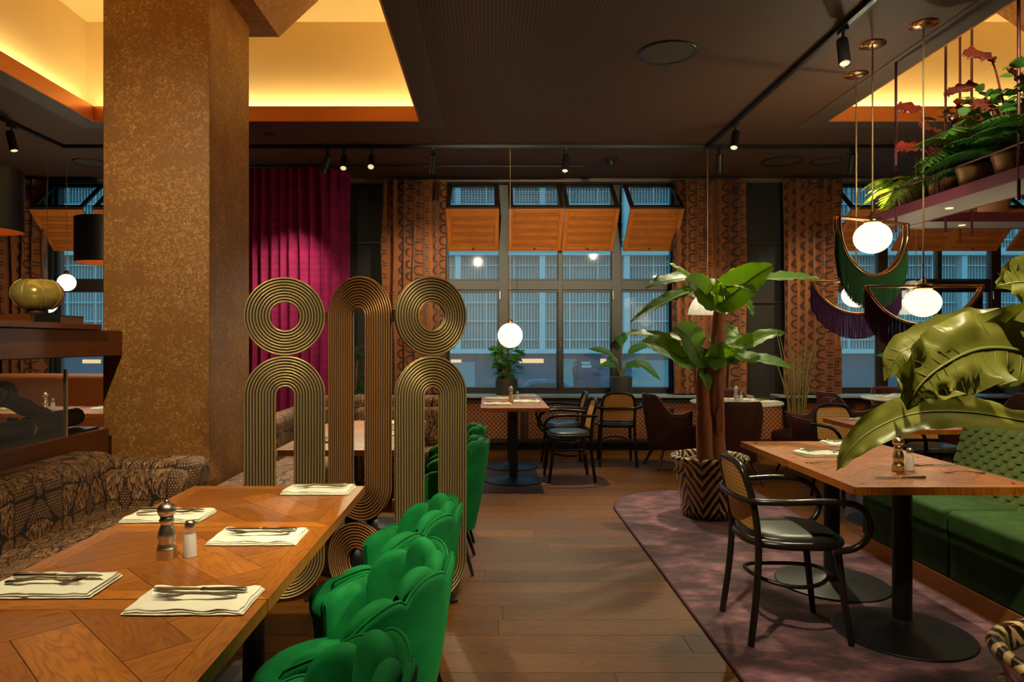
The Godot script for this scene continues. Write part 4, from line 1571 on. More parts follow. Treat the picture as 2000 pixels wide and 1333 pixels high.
func bent_chair(where: Vector3, turn: float, label: String) -> void:
	if not cache.has("bent"):
		var b := {}
		# seat: rounded trapezoid, frame ring and pad
		var outline := []
		for i in 32:
			var a := TAU * i / 32
			var cx := cos(a)
			var sz := sin(a)
			var x := 0.215 * signf(cx) * pow(absf(cx), 0.72)
			var z := 0.215 * signf(sz) * pow(absf(sz), 0.72) * lerpf(0.88, 1.0, (cx + 1) / 2)
			outline.append(Vector3(x, 0.445, z))
		var m := MB.new()
		m.tube(outline, 0.019, 8, true)
		b.seat_frame = m.mesh()
		m = MB.new()
		var rows := []
		for q in [[0.97, 0.435], [1.0, 0.45], [0.99, 0.468], [0.93, 0.482], [0.8, 0.490], [0.5, 0.495], [0.2, 0.496], [0.003, 0.496]]:
			var row := []
			for p in outline:
				row.append(Vector3(p.x * q[0] * 0.96, q[1], p.z * q[0] * 0.96))
			row.reverse()
			rows.append(row)
		m.grid(rows, false, true)
		b.seat = m.mesh()
		# rear legs run up into the back hoop
		var hoop := []
		for p in [Vector3(-0.235, 0.0, -0.20), Vector3(-0.205, 0.25, -0.188), Vector3(-0.195, 0.45, -0.18), Vector3(-0.215, 0.62, -0.178), Vector3(-0.245, 0.74, -0.165), Vector3(-0.26, 0.795, -0.12), Vector3(-0.265, 0.808, 0.0)]:
			hoop.append(p)
		var all := hoop.duplicate()
		for i in range(hoop.size() - 2, -1, -1):
			all.append(Vector3(hoop[i].x, hoop[i].y, -hoop[i].z))
		m = MB.new()
		m.tube(curve(all, 6), 0.0155, 10, false, 1.0, Vector3.RIGHT)
		b.hoop = m.mesh()
		# cane panel
		m = MB.new()
		rows = []
		var uvs := []
		for r in 9:
			var y := lerpf(0.50, 0.795, r / 8.0)
			var x := -0.195 - 0.07 * pow((y - 0.45) / 0.35, 1.4)
			var hz := 0.168 - 0.018 * pow((y - 0.5) / 0.3, 2.0) - (0.045 if r == 8 else 0.0)
			var row := []
			var ur := []
			for c in 9:
				var f := -1.0 + 2.0 * c / 8.0
				row.append(Vector3(x - 0.012 * (1 - f * f), y, -f * hz))
				ur.append(Vector2(f * hz, y))
			rows.append(row)
			uvs.append(ur)
		m.grid(rows, false, false, 1, 1, uvs)
		var back := []
		var uvb := []
		for r in rows.size():
			var rr: Array = rows[r].duplicate()
			for c in rr.size():
				rr[c] = rr[c] + Vector3(-0.004, 0, 0)
			rr.reverse()
			var u2: Array = uvs[r].duplicate()
			u2.reverse()
			back.append(rr)
			uvb.append(u2)
		m.grid(back, false, false, 1, 1, uvb)
		b.cane = m.mesh()
		m = MB.new()
		m.tube([Vector3(-0.197, 0.50, -0.178), Vector3(-0.21, 0.50, 0), Vector3(-0.197, 0.50, 0.178)], 0.010, 8)
		b.rail = m.mesh()
		# arm hoop: round the back, forward, down to the seat front
		var arm := [Vector3(-0.27, 0.645, 0.0), Vector3(-0.262, 0.645, -0.12), Vector3(-0.22, 0.648, -0.215), Vector3(-0.10, 0.655, -0.262), Vector3(0.08, 0.662, -0.272), Vector3(0.20, 0.645, -0.262), Vector3(0.262, 0.585, -0.25), Vector3(0.262, 0.505, -0.238), Vector3(0.215, 0.448, -0.225), Vector3(0.12, 0.425, -0.215)]
		var full := []
		for i in range(arm.size() - 1, 0, -1):
			full.append(arm[i])
		for i in arm.size():
			full.append(Vector3(arm[i].x, arm[i].y, -arm[i].z))
		m = MB.new()
		m.tube(curve(full, 5), 0.0145, 10)
		b.arm = m.mesh()
		m = MB.new()
		m.tube(curve([Vector3(0.16, 0.44, 0.17), Vector3(0.185, 0.22, 0.178), Vector3(0.215, 0.0, 0.19)], 4), [0.017, 0.017, 0.017, 0.0165, 0.016, 0.0155, 0.015, 0.014, 0.013], 10, false, 1.0, Vector3.RIGHT)
		b.leg = m.mesh()
		m = MB.new()
		m.tube(curve([Vector3(0.16, 0.44, -0.17), Vector3(0.185, 0.22, -0.178), Vector3(0.215, 0.0, -0.19)], 4), [0.017, 0.017, 0.017, 0.0165, 0.016, 0.0155, 0.015, 0.014, 0.013], 10, false, 1.0, Vector3.RIGHT)
		b.leg2 = m.mesh()
		var ring := []
		for i in 28:
			var a := TAU * i / 28
			ring.append(Vector3(0.185 * cos(a), 0.265 + 0.012 * cos(a * 2), 0.17 * sin(a)))
		m = MB.new()
		m.tube(ring, 0.0095, 8, true)
		b.ring = m.mesh()
		cache.bent = b
	var b: Dictionary = cache.bent
	var c := thing("bentwood_armchair", label, "chair", where, turn, "black bentwood armchairs with cane backs")
	part(c, "seat", b.seat, M.seat_leather, Vector3.ZERO, "black padded seat")
	part(c, "seat_frame", b.seat_frame, M.bentwood)
	part(c, "back_hoop", b.hoop, M.bentwood)
	part(c, "cane_panel", b.cane, M.cane, Vector3.ZERO, "woven natural cane panel")
	part(c, "back_rail", b.rail, M.bentwood)
	part(c, "arm_hoop", b.arm, M.bentwood)
	part(c, "leg", b.leg, M.bentwood)
	part(c, "leg", b.leg2, M.bentwood)
	part(c, "stretcher_ring", b.ring, M.bentwood)

# ------------------------------------------------------------------ the ringed brass screen
func ring_paths(kind: int, r: float, cy: float, ly: float) -> Array:
	# kind 0: circle round (0, cy); kind 1: long oval between cy (top centre) and ly (bottom centre)
	var p := []
	var n := 40
	for i in n:
		var a := TAU * i / n
		var c := Vector3(cos(a) * r, sin(a) * r, 0)
		if kind == 0:
			p.append(c + Vector3(0, cy, 0))
		else:
			p.append(c + Vector3(0, cy if sin(a) >= 0 else ly, 0))
	return p

func flat_ring(m: MB, path_out: Array, path_in: Array, th: float) -> void:
	var rows := []
	for q in [[path_in, th], [path_out, th], [path_out, -th], [path_in, -th]]:
		var row := []
		for p in q[0]:
			row.append(p + Vector3(0, 0, q[1]))
		rows.append(row)
	rows.reverse()
	m.grid(rows, true, true)

func build_screen() -> void:
	var o := thing("folding_screen", "three part folding screen of ribbed brass circles and long arches", "folding screen", Vector3(-0.885, 0, -3.68))
	var W := 0.415
	var R := W / 2
	# hinge points in plan
	var p := [Vector3(-1.285, 0, -3.55), Vector3(-0.876, 0, -3.68), Vector3(-0.484, 0, -3.455), Vector3(-0.125, 0, -3.68)]
	for k in 3:
		var a: Vector3 = p[k]
		var b: Vector3 = p[k + 1]
		var mid := (a + b) / 2 - o.position
		var dir := (b - a).normalized()
		var bas := Basis(dir, Vector3.UP, dir.cross(Vector3.UP))
		var mm: Material = M.old_copper if k == 1 else M.old_brass
		var cyc := 1.715 - R if k != 1 else 0.025 + R
		var oc := 1.715 - 3 * R if k != 1 else 1.715 - R
		var ol := 0.02 + R if k != 1 else 0.025 + 3 * R + 0.005
		if k == 1:
			cyc = 0.02 + R
		var pm := MB.new()
		flat_ring(pm, ring_paths(0, R - 0.004, cyc, 0), ring_paths(0, 0.080, cyc, 0), 0.008)
		flat_ring(pm, ring_paths(1, R - 0.004, oc, ol), ring_paths(1, 0.050, oc, ol), 0.008)
		var panel := part(o, "panel", pm.mesh(), M.screen_back, mid)
		panel.basis = bas
		for kind in 2:
			var inner: float = [0.080, 0.050][kind]
			var cnt: int = [9, 11][kind]
			for i in cnt:
				var rr := lerpf(inner, R - 0.006, float(i) / (cnt - 1))
				var m := MB.new()
				var path := ring_paths(kind, rr, cyc if kind == 0 else oc, ol)
				if kind == 1:
					# even points down the straight sides
					var fine := []
					for q in path.size():
						fine.append(path[q])
					path = fine
				m.tube(path, 0.0052, 6, true, 1.0, Vector3.BACK)
				for s in [0.0]:
					part(panel, "brass_rib", m.mesh(), mm, Vector3(0, 0, 0.010))
			# the same ribs at the back, in one piece
			var mb := MB.new()
			for i in cnt:
				var rr := lerpf(inner, R - 0.006, float(i) / (cnt - 1))
				mb.tube(ring_paths(kind, rr, cyc if kind == 0 else oc, ol), 0.0052, 6, true, 1.0, Vector3.BACK)
			part(panel, "rear_ribs", mb.mesh(), mm, Vector3(0, 0, -0.010))
		for sx in [-0.12, 0.12]:
			part(panel, "foot", bx(Vector3(sx - 0.02, 0.0, -0.035), Vector3(sx + 0.02, 0.018, 0.035), 0.003), M.black)
	for k in [1, 2]:
		for y in [1.505, 0.55]:
			part(o, "hinge", tb([p[k] - o.position + Vector3(0, y - 0.03, 0), p[k] - o.position + Vector3(0, y + 0.03, 0)], 0.011, 10), M.brass, Vector3.ZERO, "bright brass hinge")

# ------------------------------------------------------------------ soft seating
func cushion(a: Vector3, b: Vector3, r: float) -> ArrayMesh:
	# a box with well rounded edges
	var m := MB.new()
	var c := (a + b) / 2
	var h := (b - a).abs() / 2
	var N := 9
	var pts := func(u: float, v: float) -> Vector3:
		var d := Vector3(cos(u) * cos(v), sin(v), sin(u) * cos(v))
		var q := Vector3.ZERO
		for k in 3:
			q[k] = signf(d[k]) * (h[k] - r) if absf(d[k]) > 1e-4 else 0.0
		return c + q + d * r
	# angle lists with doubled seams at the axes so that flat faces stay flat
	var us := []
	for q in 4:
		for i in N:
			us.append(q * PI / 2 + 0.001 + (PI / 2 - 0.002) * i / (N - 1))
	var vs := []
	for q in [-1, 0]:
		for i in N:
			vs.append(q * PI / 2 + 0.001 + (PI / 2 - 0.002) * i / (N - 1))
	var rows := []
	for v in vs:
		var row := []
		for u in us:
			row.append(pts.call(-u, v))
		rows.append(row)
	m.grid(rows, false, true)
	var top: Array = rows[rows.size() - 1]
	var cc := c + Vector3(0, h.y, 0)
	for i in top.size():
		m.tri(cc, top[i], top[(i + 1) % top.size()])
	return m.mesh()

func build_sofas() -> void:
	var o := thing("patterned_sofa", "sofa in brown black patchwork skin print along the oak table", "sofa", Vector3(-1.95, 0, -2.4))
	var d := -o.position
	part(o, "seat_cushion", cushion(Vector3(-2.2, 0.10, -4.05), Vector3(-1.52, 0.46, -0.6), 0.06), M.skin, d)
	part(o, "backrest", cushion(Vector3(-2.40, 0.12, -3.92), Vector3(-2.10, 0.76, -0.6), 0.09), M.skin, d)
	part(o, "corner_backrest", cushion(Vector3(-2.34, 0.12, -4.12), Vector3(-1.66, 0.70, -3.86), 0.07), M.skin, d)
	part(o, "end_bolster", cushion(Vector3(-2.22, 0.40, -3.90), Vector3(-1.68, 0.66, -3.76), 0.06), M.skin, d)
	part(o, "plinth", bx(Vector3(-2.3, 0.0, -4.0), Vector3(-1.58, 0.11, -0.65)), M.black, d)
	var s := thing("patterned_sofa", "corner sofa in patchwork skin print behind the brass screen", "sofa", Vector3(-1.5, 0, -5.0))
	d = -s.position
	part(s, "seat_cushion", cushion(Vector3(-1.78, 0.10, -6.0), Vector3(-1.24, 0.46, -4.2), 0.06), M.skin, d)
	part(s, "end_seat", cushion(Vector3(-1.26, 0.10, -6.3), Vector3(-0.40, 0.46, -5.72), 0.06), M.skin, d)
	part(s, "backrest", cushion(Vector3(-1.79, 0.12, -6.25), Vector3(-1.62, 0.80, -5.2), 0.07), M.skin, d)
	part(s, "end_backrest", cushion(Vector3(-1.70, 0.12, -6.42), Vector3(-0.38, 0.88, -6.18), 0.08), M.skin, d)
	for k in 3:
		var m := part(s, "back_cushion", cushion(Vector3(-0.2, -0.17, -0.07), Vector3(0.2, 0.17, 0.07), 0.06), M.skin, Vector3(-1.42 + 0.42 * k, 0.62, -6.10) + d)
		m.rotation.x = -0.2
	part(s, "plinth", bx(Vector3(-1.74, 0.0, -6.25), Vector3(-1.3, 0.11, -4.25)), M.black, d)
	# orange leather booth far left
	var b := thing("leather_booth", "rust orange leather booth seen through the fireplace divider", "bench", Vector3(-4.6, 0, -7.2))
	part(b, "backrest", cushion(Vector3(-1.9, 0.3, -0.42), Vector3(1.0, 1.02, -0.18), 0.05), M.orange_leather)
	part(b, "seat", cushion(Vector3(-1.9, 0.12, -0.2), Vector3(1.0, 0.46, 0.36), 0.06), M.orange_leather)
	part(b, "plinth", bx(Vector3(-1.85, 0, -0.3), Vector3(0.95, 0.13, 0.28)), M.black)

func build_banquette() -> void:
	var o := thing("green_banquette", "dark green velvet banquette with scalloped olive backrest", "bench", Vector3(2.8, 0, -2.8))
	var d := -o.position
	part(o, "plinth", bx(Vector3(2.462, 0.0, -4.55), Vector3(3.2, 0.10, -0.6)), M.plinth_wood, d, "orange brown wooden plinth")
	var z := -4.55
	var k := 0
	for L in [0.86, 0.86, 0.86, 0.86, 0.5]:
		part(o, "seat_cushion", cushion(Vector3(2.45, 0.34, z + 0.003), Vector3(2.95, 0.47, z + L - 0.003), 0.03), M.green_bench, d)
		part(o, "front_panel", cushion(Vector3(2.465, 0.10, z + 0.002), Vector3(2.56, 0.345, z + L - 0.002), 0.015), M.green_bench, d)
		z += L
	part(o, "seat_box", bx(Vector3(2.5, 0.1, -4.5), Vector3(3.2, 0.35, -0.6)), M.green_bench, d)
	# sloping backrest with overlapping scallops
	var lean := 0.26
	var back := MB.new()
	var A := Vector3(2.865, 0.44, 0)
	var B := Vector3(2.865 + 0.47 * lean, 0.91, 0)
	var rows := []
	for q in [A, B, B + Vector3(0.05, 0.03, 0), B + Vector3(0.12, 0.0, 0), Vector3(3.2, 0.4, 0)]:
		rows.append([q + Vector3(0, 0, -0.6), q + Vector3(0, 0, -4.30)])
	back.grid(rows, false, false)
	back.quad(rows[0][1], rows[4][1], rows[3][1], rows[1][1])
	part(o, "backrest", back.mesh(), M.green_bench, d)
	var up := (B - A).normalized()
	var nrm := Vector3(-up.y, up.x, 0)
	var sc := MB.new()
	var srows := []
	for i in 8:
		var f := i / 7.0
		var row := []
		for j in 11:
			var t := -1.0 + j / 5.0
			var rad := sqrt(maxf(0.0, 1.0 - t * t))
			var yy := lerpf(-0.034, 0.004 + 0.038 * rad, f)
			var bul := 0.017 * sqrt(rad) * sqrt(maxf(0.0, 1.0 - f * f)) + 0.0005
			row.append(Vector3(0, 0, -t * 0.0465) + up * yy + nrm * bul)
		srows.append(row)
	sc.grid(srows, false, false)
	var sm := sc.mesh()
	var rn := 13
	for r in rn:
		for c in 12:
			var zz := -4.25 + 0.094 * c + (0.047 if r % 2 else 0.0)
			part(o, "scallop", sm, M.green_scale, A + up * (0.02 + 0.0345 * r) + nrm * (0.004 + 0.0005 * (rn - r)) + Vector3(0, 0, zz) + d)

func build_divider() -> void:
	# low wall, open fireplace with logs behind glass, beam and shelf over it
	var o := thing("fireplace_divider", "rust brown fireplace divider with wood beam and glass over stacked logs", "fireplace", Vector3(-2.65, 0, -2.6))
	var d := -o.position
	part(o, "low_wall", bx(Vector3(-2.90, 0.0, -4.34), Vector3(-2.41, 0.83, -0.5), 0.006), M.copper_wood, d)
	part(o, "ash_bed", bx(Vector3(-2.86, 0.83, -4.30), Vector3(-2.45, 0.842, -0.6)), M.black, d)
	part(o, "beam", bx(Vector3(-2.90, 1.285, -4.403), Vector3(-2.36, 1.445, -0.5), 0.006), M.copper_wood, d)
	part(o, "shelf", bx(Vector3(-2.92, 1.445, -4.12), Vector3(-2.33, 1.478, -0.5), 0.004), M.copper_wood, d)
	part(o, "glass_pane", bx(Vector3(-2.424, 0.83, -3.91), Vector3(-2.416, 1.21, -0.6)), M.thin_glass, d)
	part(o, "glass_post", bx(Vector3(-2.43, 0.83, -3.925), Vector3(-2.412, 1.215, -3.905), 0.002), M.steel, d, "thin steel post at the pane's edge")
	rng.seed = 21
	for k in 11:
		var zc := -4.05 + 0.19 * k
		var tilt := rng.randf_range(-0.25, 0.25)
		var L := rng.randf_range(0.42, 0.62)
		var low := k % 2 == 0
		var dirv := Vector3(rng.randf_range(-0.35, 0.35), (0.0 if low else 0.35 * (1 if k % 4 == 1 else -1)), 1).normalized()
		var r := rng.randf_range(0.045, 0.065)
		var c := Vector3(-2.64 + rng.randf_range(-0.08, 0.08), 0.842 + r + (0.0 if low else 0.12), zc)
		var lg := thing("firewood_log", "dark split log lying in the fireplace divider", "log", c, 0.0, "logs in the fireplace divider")
		var m := MB.new()
		var path := []
		var rad := []
		for i in 7:
			var f := -0.5 + i / 6.0
			path.append(dirv * L * f + Vector3(rng.randf_range(-0.006, 0.006), rng.randf_range(-0.004, 0.004), 0))
			rad.append(r * rng.randf_range(0.9, 1.05))
		m.tube(path, rad, 9)
		part(lg, "bark", m.mesh(), M.log)
		part(lg, "cut_end", tb([path[6], path[6] + dirv * 0.004], r * 0.88, 9), M.log_end)
	# books and the ribbed amber lamp on the shelf
	var bk := [[Vector3(-2.69, 1.478, -3.98), Vector3(0.20, 0.052, 0.24), "thick brown book under the amber glass vase", 0.02, M.copper_wood], [Vector3(-2.50, 1.478, -3.99), Vector3(0.15, 0.046, 0.21), "dark book beside the brown one under the amber glass vase", -0.05, M.black]]
	for q in bk:
		var b := thing("book", q[2], "book", q[0], q[3], "books on the divider shelf")
		var s: Vector3 = q[1]
		part(b, "pages", bx(Vector3(-s.x / 2 + 0.004, 0.003, -s.z / 2 + 0.004), Vector3(s.x / 2 - 0.002, s.y - 0.003, s.z / 2 - 0.004)), M.old_paper)
		part(b, "cover", bx(Vector3(-s.x / 2, 0, -s.z / 2), Vector3(s.x / 2, 0.003, s.z / 2)), q[4])
		part(b, "cover", bx(Vector3(-s.x / 2, s.y - 0.003, -s.z / 2), Vector3(s.x / 2, s.y, s.z / 2)), q[4])
		part(b, "spine", bx(Vector3(-s.x / 2, 0, s.z / 2 - 0.003), Vector3(s.x / 2, s.y, s.z / 2 + 0.002), 0.0015), q[4])
	var l := thing("amber_glass_vase", "ribbed squat amber green glass vase on books on the divider shelf", "vase", Vector3(-2.625, 1.531, -3.98))
	l.scale = Vector3.ONE * 1.14
	var wob := func(an: float, _y: float) -> float: return 1.0 - 0.035 * pow(absf(sin(an * 4.0)), 0.5) * 0.0 - 0.03 * pow(absf(cos(an * 4.0)), 8.0)
	var g := MB.new()
	g.lathe([Vector2(0.001, 0.028), Vector2(0.06, 0.028), Vector2(0.09, 0.045), Vector2(0.115, 0.08), Vector2(0.12, 0.105), Vector2(0.113, 0.135), Vector2(0.09, 0.165), Vector2(0.07, 0.176), Vector2(0.06, 0.178), Vector2(0.066, 0.17), Vector2(0.001, 0.16)], 64, Vector3.ZERO, 1, 1, wob)
	part(l, "glass_body", g.mesh(), M.amber_glass)
	part(l, "foot", lt([Vector2(0.001, 0.0), Vector2(0.05, 0.0), Vector2(0.045, 0.03), Vector2(0.001, 0.03)], 24), M.dark_wood)
	var ribs := MB.new()
	for k in 8:
		var an := TAU * (k + 0.5) / 8.0 - TAU / 16.0
		var path := []
		for q in [Vector2(0.062, 0.028), Vector2(0.09, 0.045), Vector2(0.114, 0.08), Vector2(0.119, 0.105), Vector2(0.112, 0.135), Vector2(0.09, 0.165), Vector2(0.068, 0.178)]:
			path.append(Vector3(cos(an) * q.x, q.y, sin(an) * q.x))
		ribs.tube(curve(path, 3), 0.0022, 5)
	part(l, "rib_wires", ribs.mesh(), M.old_brass)

func build_rug() -> void:
	var o := thing("rug", "purple mauve mottled rug with a rounded corner under the oak table", "rug", Vector3(1.7, 0, -4.0))
	var poly := PackedVector2Array()
	var x0 := 1.02
	var x1 := 2.42
	var z0 := -6.28
	var r := 0.72
	for i in 13:
		var a := PI + PI / 2 * i / 12.0
		poly.append(Vector2(x0 + r + cos(a) * r, z0 + r + sin(a) * r))
	for p in [Vector2(x1, z0), Vector2(x1, -1.0), Vector2(x0, -1.0)]:
		poly.append(p)
	var m := MB.new()
	m.plate(poly, 0.014, 0.013)
	part(o, "pile", m.mesh(), M.rug, Vector3(-1.7, 0, 4.0))
	var ed := []
	for p in poly:
		ed.append(Vector3(p.x - 1.7, 0.008, p.y + 4.0))
	var e := MB.new()
	e.tube(ed, 0.008, 6, true)
	part(o, "bound_edge", e.mesh(), M.rug_edge)

func place_furniture() -> void:
	# left run of three oak tables
	var lab := ["oak parquet table end piece nearest the brass screen", "middle oak parquet table carrying the pepper mill beside the patterned sofa", "oak parquet table farthest from the brass screen beside the patterned sofa"]
	for k in 3:
		oak_table(Vector3(-0.91, 0, -2.645 + 0.652 * k), 0.74, 0.649, lab[k], "oak tables between the sofa and the green chairs")
	for k in 2:
		oak_table(Vector3(1.925, 0.0145, -3.865 + 0.66 * k), 0.79, 0.657, ["oak parquet table on the purple rug, the half nearer the banana plant", "oak parquet table on the purple rug, the half with the pepper mill"][k], "oak tables on the purple rug")
		oak_table(Vector3(0.235, 0, -7.56 + 0.76 * k), 0.65, 0.757, ["oak table against the window sill below the globe lamp", "oak table at the window, the half away from the sill"][k], "oak tables at the window")
		oak_table(Vector3(-0.87, 0, -5.05 + 0.74 * k), 0.74, 0.737, ["oak table behind the brass screen, the half nearer the corner sofa", "oak table directly behind the brass screen"][k], "oak tables behind the screen")
		oak_table(Vector3(3.05 + 0.68 * k, 0, -5.22), 0.677, 0.74, ["oak table behind the purple rug beside the wine armchairs", "oak table behind the scalloped green backrest"][k], "oak tables behind the green banquette")
	oak_table(Vector3(-4.35, 0, -6.25), 1.0, 0.66, "oak table before the orange leather booth")
	oak_table(Vector3(-3.45, 0, -6.25), 0.74, 0.66, "oak table beside the booth, partly behind the plaster column")
	round_table(Vector3(2.60, 0, -7.25), 0.47, "round marble table behind the banana plant")
	round_table(Vector3(4.77, 0, -7.70), 0.54, "round marble table below the purple fringed pendants")
	# green chairs along the left table and behind the screen
	green_chair(Vector3(-0.40, 0, -2.55), PI - 0.04, "green velvet shell chair next to the brass screen, foremost row end")
	green_chair(Vector3(-0.40, 0, -1.93), PI + 0.03, "green velvet shell chair in the middle of the row along the oak table")
	green_chair(Vector3(-0.435, 0, -1.27), PI - 0.02, "green velvet shell chair at the row's end away from the brass screen")
	green_chair(Vector3(-0.30, 0, -4.22), PI, "green velvet shell chair just behind the right rings of the brass screen")
	green_chair(Vector3(-0.32, 0, -4.88), PI + 0.05, "green velvet shell chair farther back behind the brass screen")
	# bentwood chairs
	bent_chair(Vector3(1.405, 0.0145, -3.26), -0.02, "black bentwood armchair with cane back on the purple rug")
	bent_chair(Vector3(0.78, 0, -6.86), PI + 0.05, "black bentwood armchair at the window table, the one away from the sill")
	bent_chair(Vector3(0.80, 0, -7.62), PI, "black bentwood armchair at the window table, the one by the sill")
	bent_chair(Vector3(1.42, 0, -7.72), PI / 2 - 0.08, "black bentwood armchair turned towards the window beside the wine armchair")
	bent_chair(Vector3(3.08, 0, -5.88), -PI / 2 + 0.1, "black bentwood armchair behind the back oak table, next to the wine armchair")
	bent_chair(Vector3(3.82, 0, -5.90), -PI / 2, "black bentwood armchair behind the scalloped green backrest")
	bent_chair(Vector3(6.05, 0, -7.25), PI - 0.3, "black bentwood armchair beside the far round marble table")
	# wine armchairs
	wine_chair(Vector3(1.98, 0, -7.52), 0.12, "wine velvet armchair at the round table, on the window chair side")
	wine_chair(Vector3(2.36, 0, -6.72), PI / 2 + 0.1, "wine velvet armchair with its back turned, behind the banana trunk")
	wine_chair(Vector3(3.18, 0, -6.98), PI - 0.25, "wine velvet armchair at the round table beside the tall reeds")
	wine_chair(Vector3(2.82, 0, -7.98), -PI / 2, "wine velvet armchair between the first round table and the sill")
	wine_chair(Vector3(4.02, 0, -7.75), 0.1, "wine velvet armchair at the far round table, on the rust curtain side")
	wine_chair(Vector3(4.95, 0, -8.38 + 0.06), -PI / 2, "wine velvet armchair between the far round table and the sill")
	wine_chair(Vector3(5.55, 0, -7.45), PI - 0.2, "wine velvet armchair at the far round table, beside the farthest bentwood chair")
	wine_chair(Vector3(4.70, 0, -6.92), PI / 2, "wine velvet armchair with its back turned before the far round table")
	build_screen()
	build_sofas()
	build_banquette()
	build_divider()
	build_rug()

func lay_tables() -> void:
	var T := 0.7502
	var L := "on the oak table beside the patterned sofa"
	setting(Vector3(-1.115, T, -1.745), 0.02, 0, "on the oak table's sofa side, opposite the end chair", 1.0, L)
	setting(Vector3(-0.705, T, -1.645), 0.0, 1, "at the row end green chair's place on the oak table", -1.0, L)
	setting(Vector3(-1.14, T, -2.44), 0.0, 2, "on the oak table's sofa side, behind the mill", 1.0, L)
	setting(Vector3(-0.735, T, -2.18), 0.0, 1, "at the middle green chair's place on the oak table", -1.0, L)
	setting(Vector3(-0.715, T, -2.87), 0.0, 0, "at the green chair's place next to the brass screen", -1.0, L)
	mill(Vector3(-0.935, T, -1.985), L)
	salt(Vector3(-0.872, T, -1.995), L)
	var R := "on the oak table standing on the purple rug"
	setting(Vector3(1.80, T + 0.0145, -3.70), 0.0, 0, "on the rug table near the bentwood chair", 1.0, R)
	setting(Vector3(2.12, T + 0.0145, -4.06), 0.03, 1, "on the rug table, at the end by the banquette", 1.0, R)
	mill(Vector3(1.925, T + 0.0145, -3.235), R)
	salt(Vector3(1.985, T + 0.0145, -3.245), R)
	fork(Vector3(1.70, T + 0.0145, -3.44), 0.05, "steel fork lying bare on the oak tabletop beside a napkin", "bare cutlery on the rug table")
	knife(Vector3(1.83, T + 0.0145, -3.06), PI + 0.02, "steel knife lying bare on the oak tabletop before the pepper mill", "bare cutlery on the rug table")
	knife(Vector3(2.18, T + 0.0145, -3.37), 0.02, "steel knife lying bare on the oak tabletop behind the salt shaker", "bare cutlery on the rug table")
	fork(Vector3(2.19, T + 0.0145, -3.18), PI - 0.1, "steel fork lying bare on the oak tabletop beside the salt shaker", "bare cutlery on the rug table")
	var W := "on the oak table at the window"
	setting(Vector3(0.07, T, -6.78), 0.0, 0, "at the window table's open side, away from the sill", 1.0, W)
	setting(Vector3(0.09, T, -7.45), 0.0, 1, "at the window table's open side, by the sill", 1.0, W)
	setting(Vector3(0.38, T, -7.05), 0.0, 2, "before the window chair away from the sill", -1.0, W)
	setting(Vector3(0.40, T, -7.78), 0.0, 0, "before the window chair by the sill", -1.0, W)
	mill(Vector3(0.215, T, -7.05), W)
	salt(Vector3(0.285, T, -7.12), W)
	var B := "on the oak table behind the brass screen"
	setting(Vector3(-0.68, T, -4.6), 0.0, 1, "behind the brass screen, before the nearer green chair", -1.0, B)
	setting(Vector3(-0.72, T, -5.2), 0.0, 2, "behind the brass screen, before the farther green chair", -1.0, B)
	setting(Vector3(-1.07, T, -4.3), 0.0, 0, "behind the brass screen, sofa side", 1.0, B)
	var Q := "on the oak table behind the green banquette"
	setting(Vector3(3.0, T, -5.42), 0.35, 1, "on the back oak table beside the wine armchair", 1.0, Q)
	setting(Vector3(3.40, T, -5.08), -0.35, 2, "on the back oak table next to the scalloped backrest", 1.0, Q)
	setting(Vector3(3.66, T, -5.40), 0.1, 0, "on the back oak table behind the scalloped backrest", 1.0, Q)
	var D := "on the oak table before the orange booth"
	setting(Vector3(-4.33, T, -6.30), 0.0, 0, "on the oak table before the orange booth", 1.0, D)
	mill(Vector3(-4.03, T, -6.22), D)
	salt(Vector3(-3.975, T, -6.24), D)
	setting(Vector3(-3.52, T, -6.34), 0.0, 1, "on the oak table partly behind the plaster column")
	var C := "on the round marble table behind the banana plant"
	setting(Vector3(2.72, 0.743, -7.35), 0.0, 0, "on the banana plant's round table, by the salt shaker", 1.0, C)
	setting(Vector3(2.42, 0.743, -7.45), 0.3, 1, "on the banana plant's round table, by the curtain", 1.0, C)
	setting(Vector3(2.86, 0.743, -7.1), 0.2, 2, "on the banana plant's round table, by the reeds", 1.0, C)
	mill(Vector3(2.585, 0.743, -7.2), C)
	salt(Vector3(2.64, 0.743, -7.21), C)
	var E := "on the round marble table below the fringed pendants"
	setting(Vector3(4.52, 0.743, -7.75), 0.1, 0, "on the far round table, curtain side", 1.0, E)
	setting(Vector3(5.05, 0.743, -7.62), -0.1, 1, "on the far round table, bentwood chair side", 1.0, E)
	setting(Vector3(4.8, 0.743, -7.95), 0.0, 2, "on the far round table, sill side", 1.0, E)

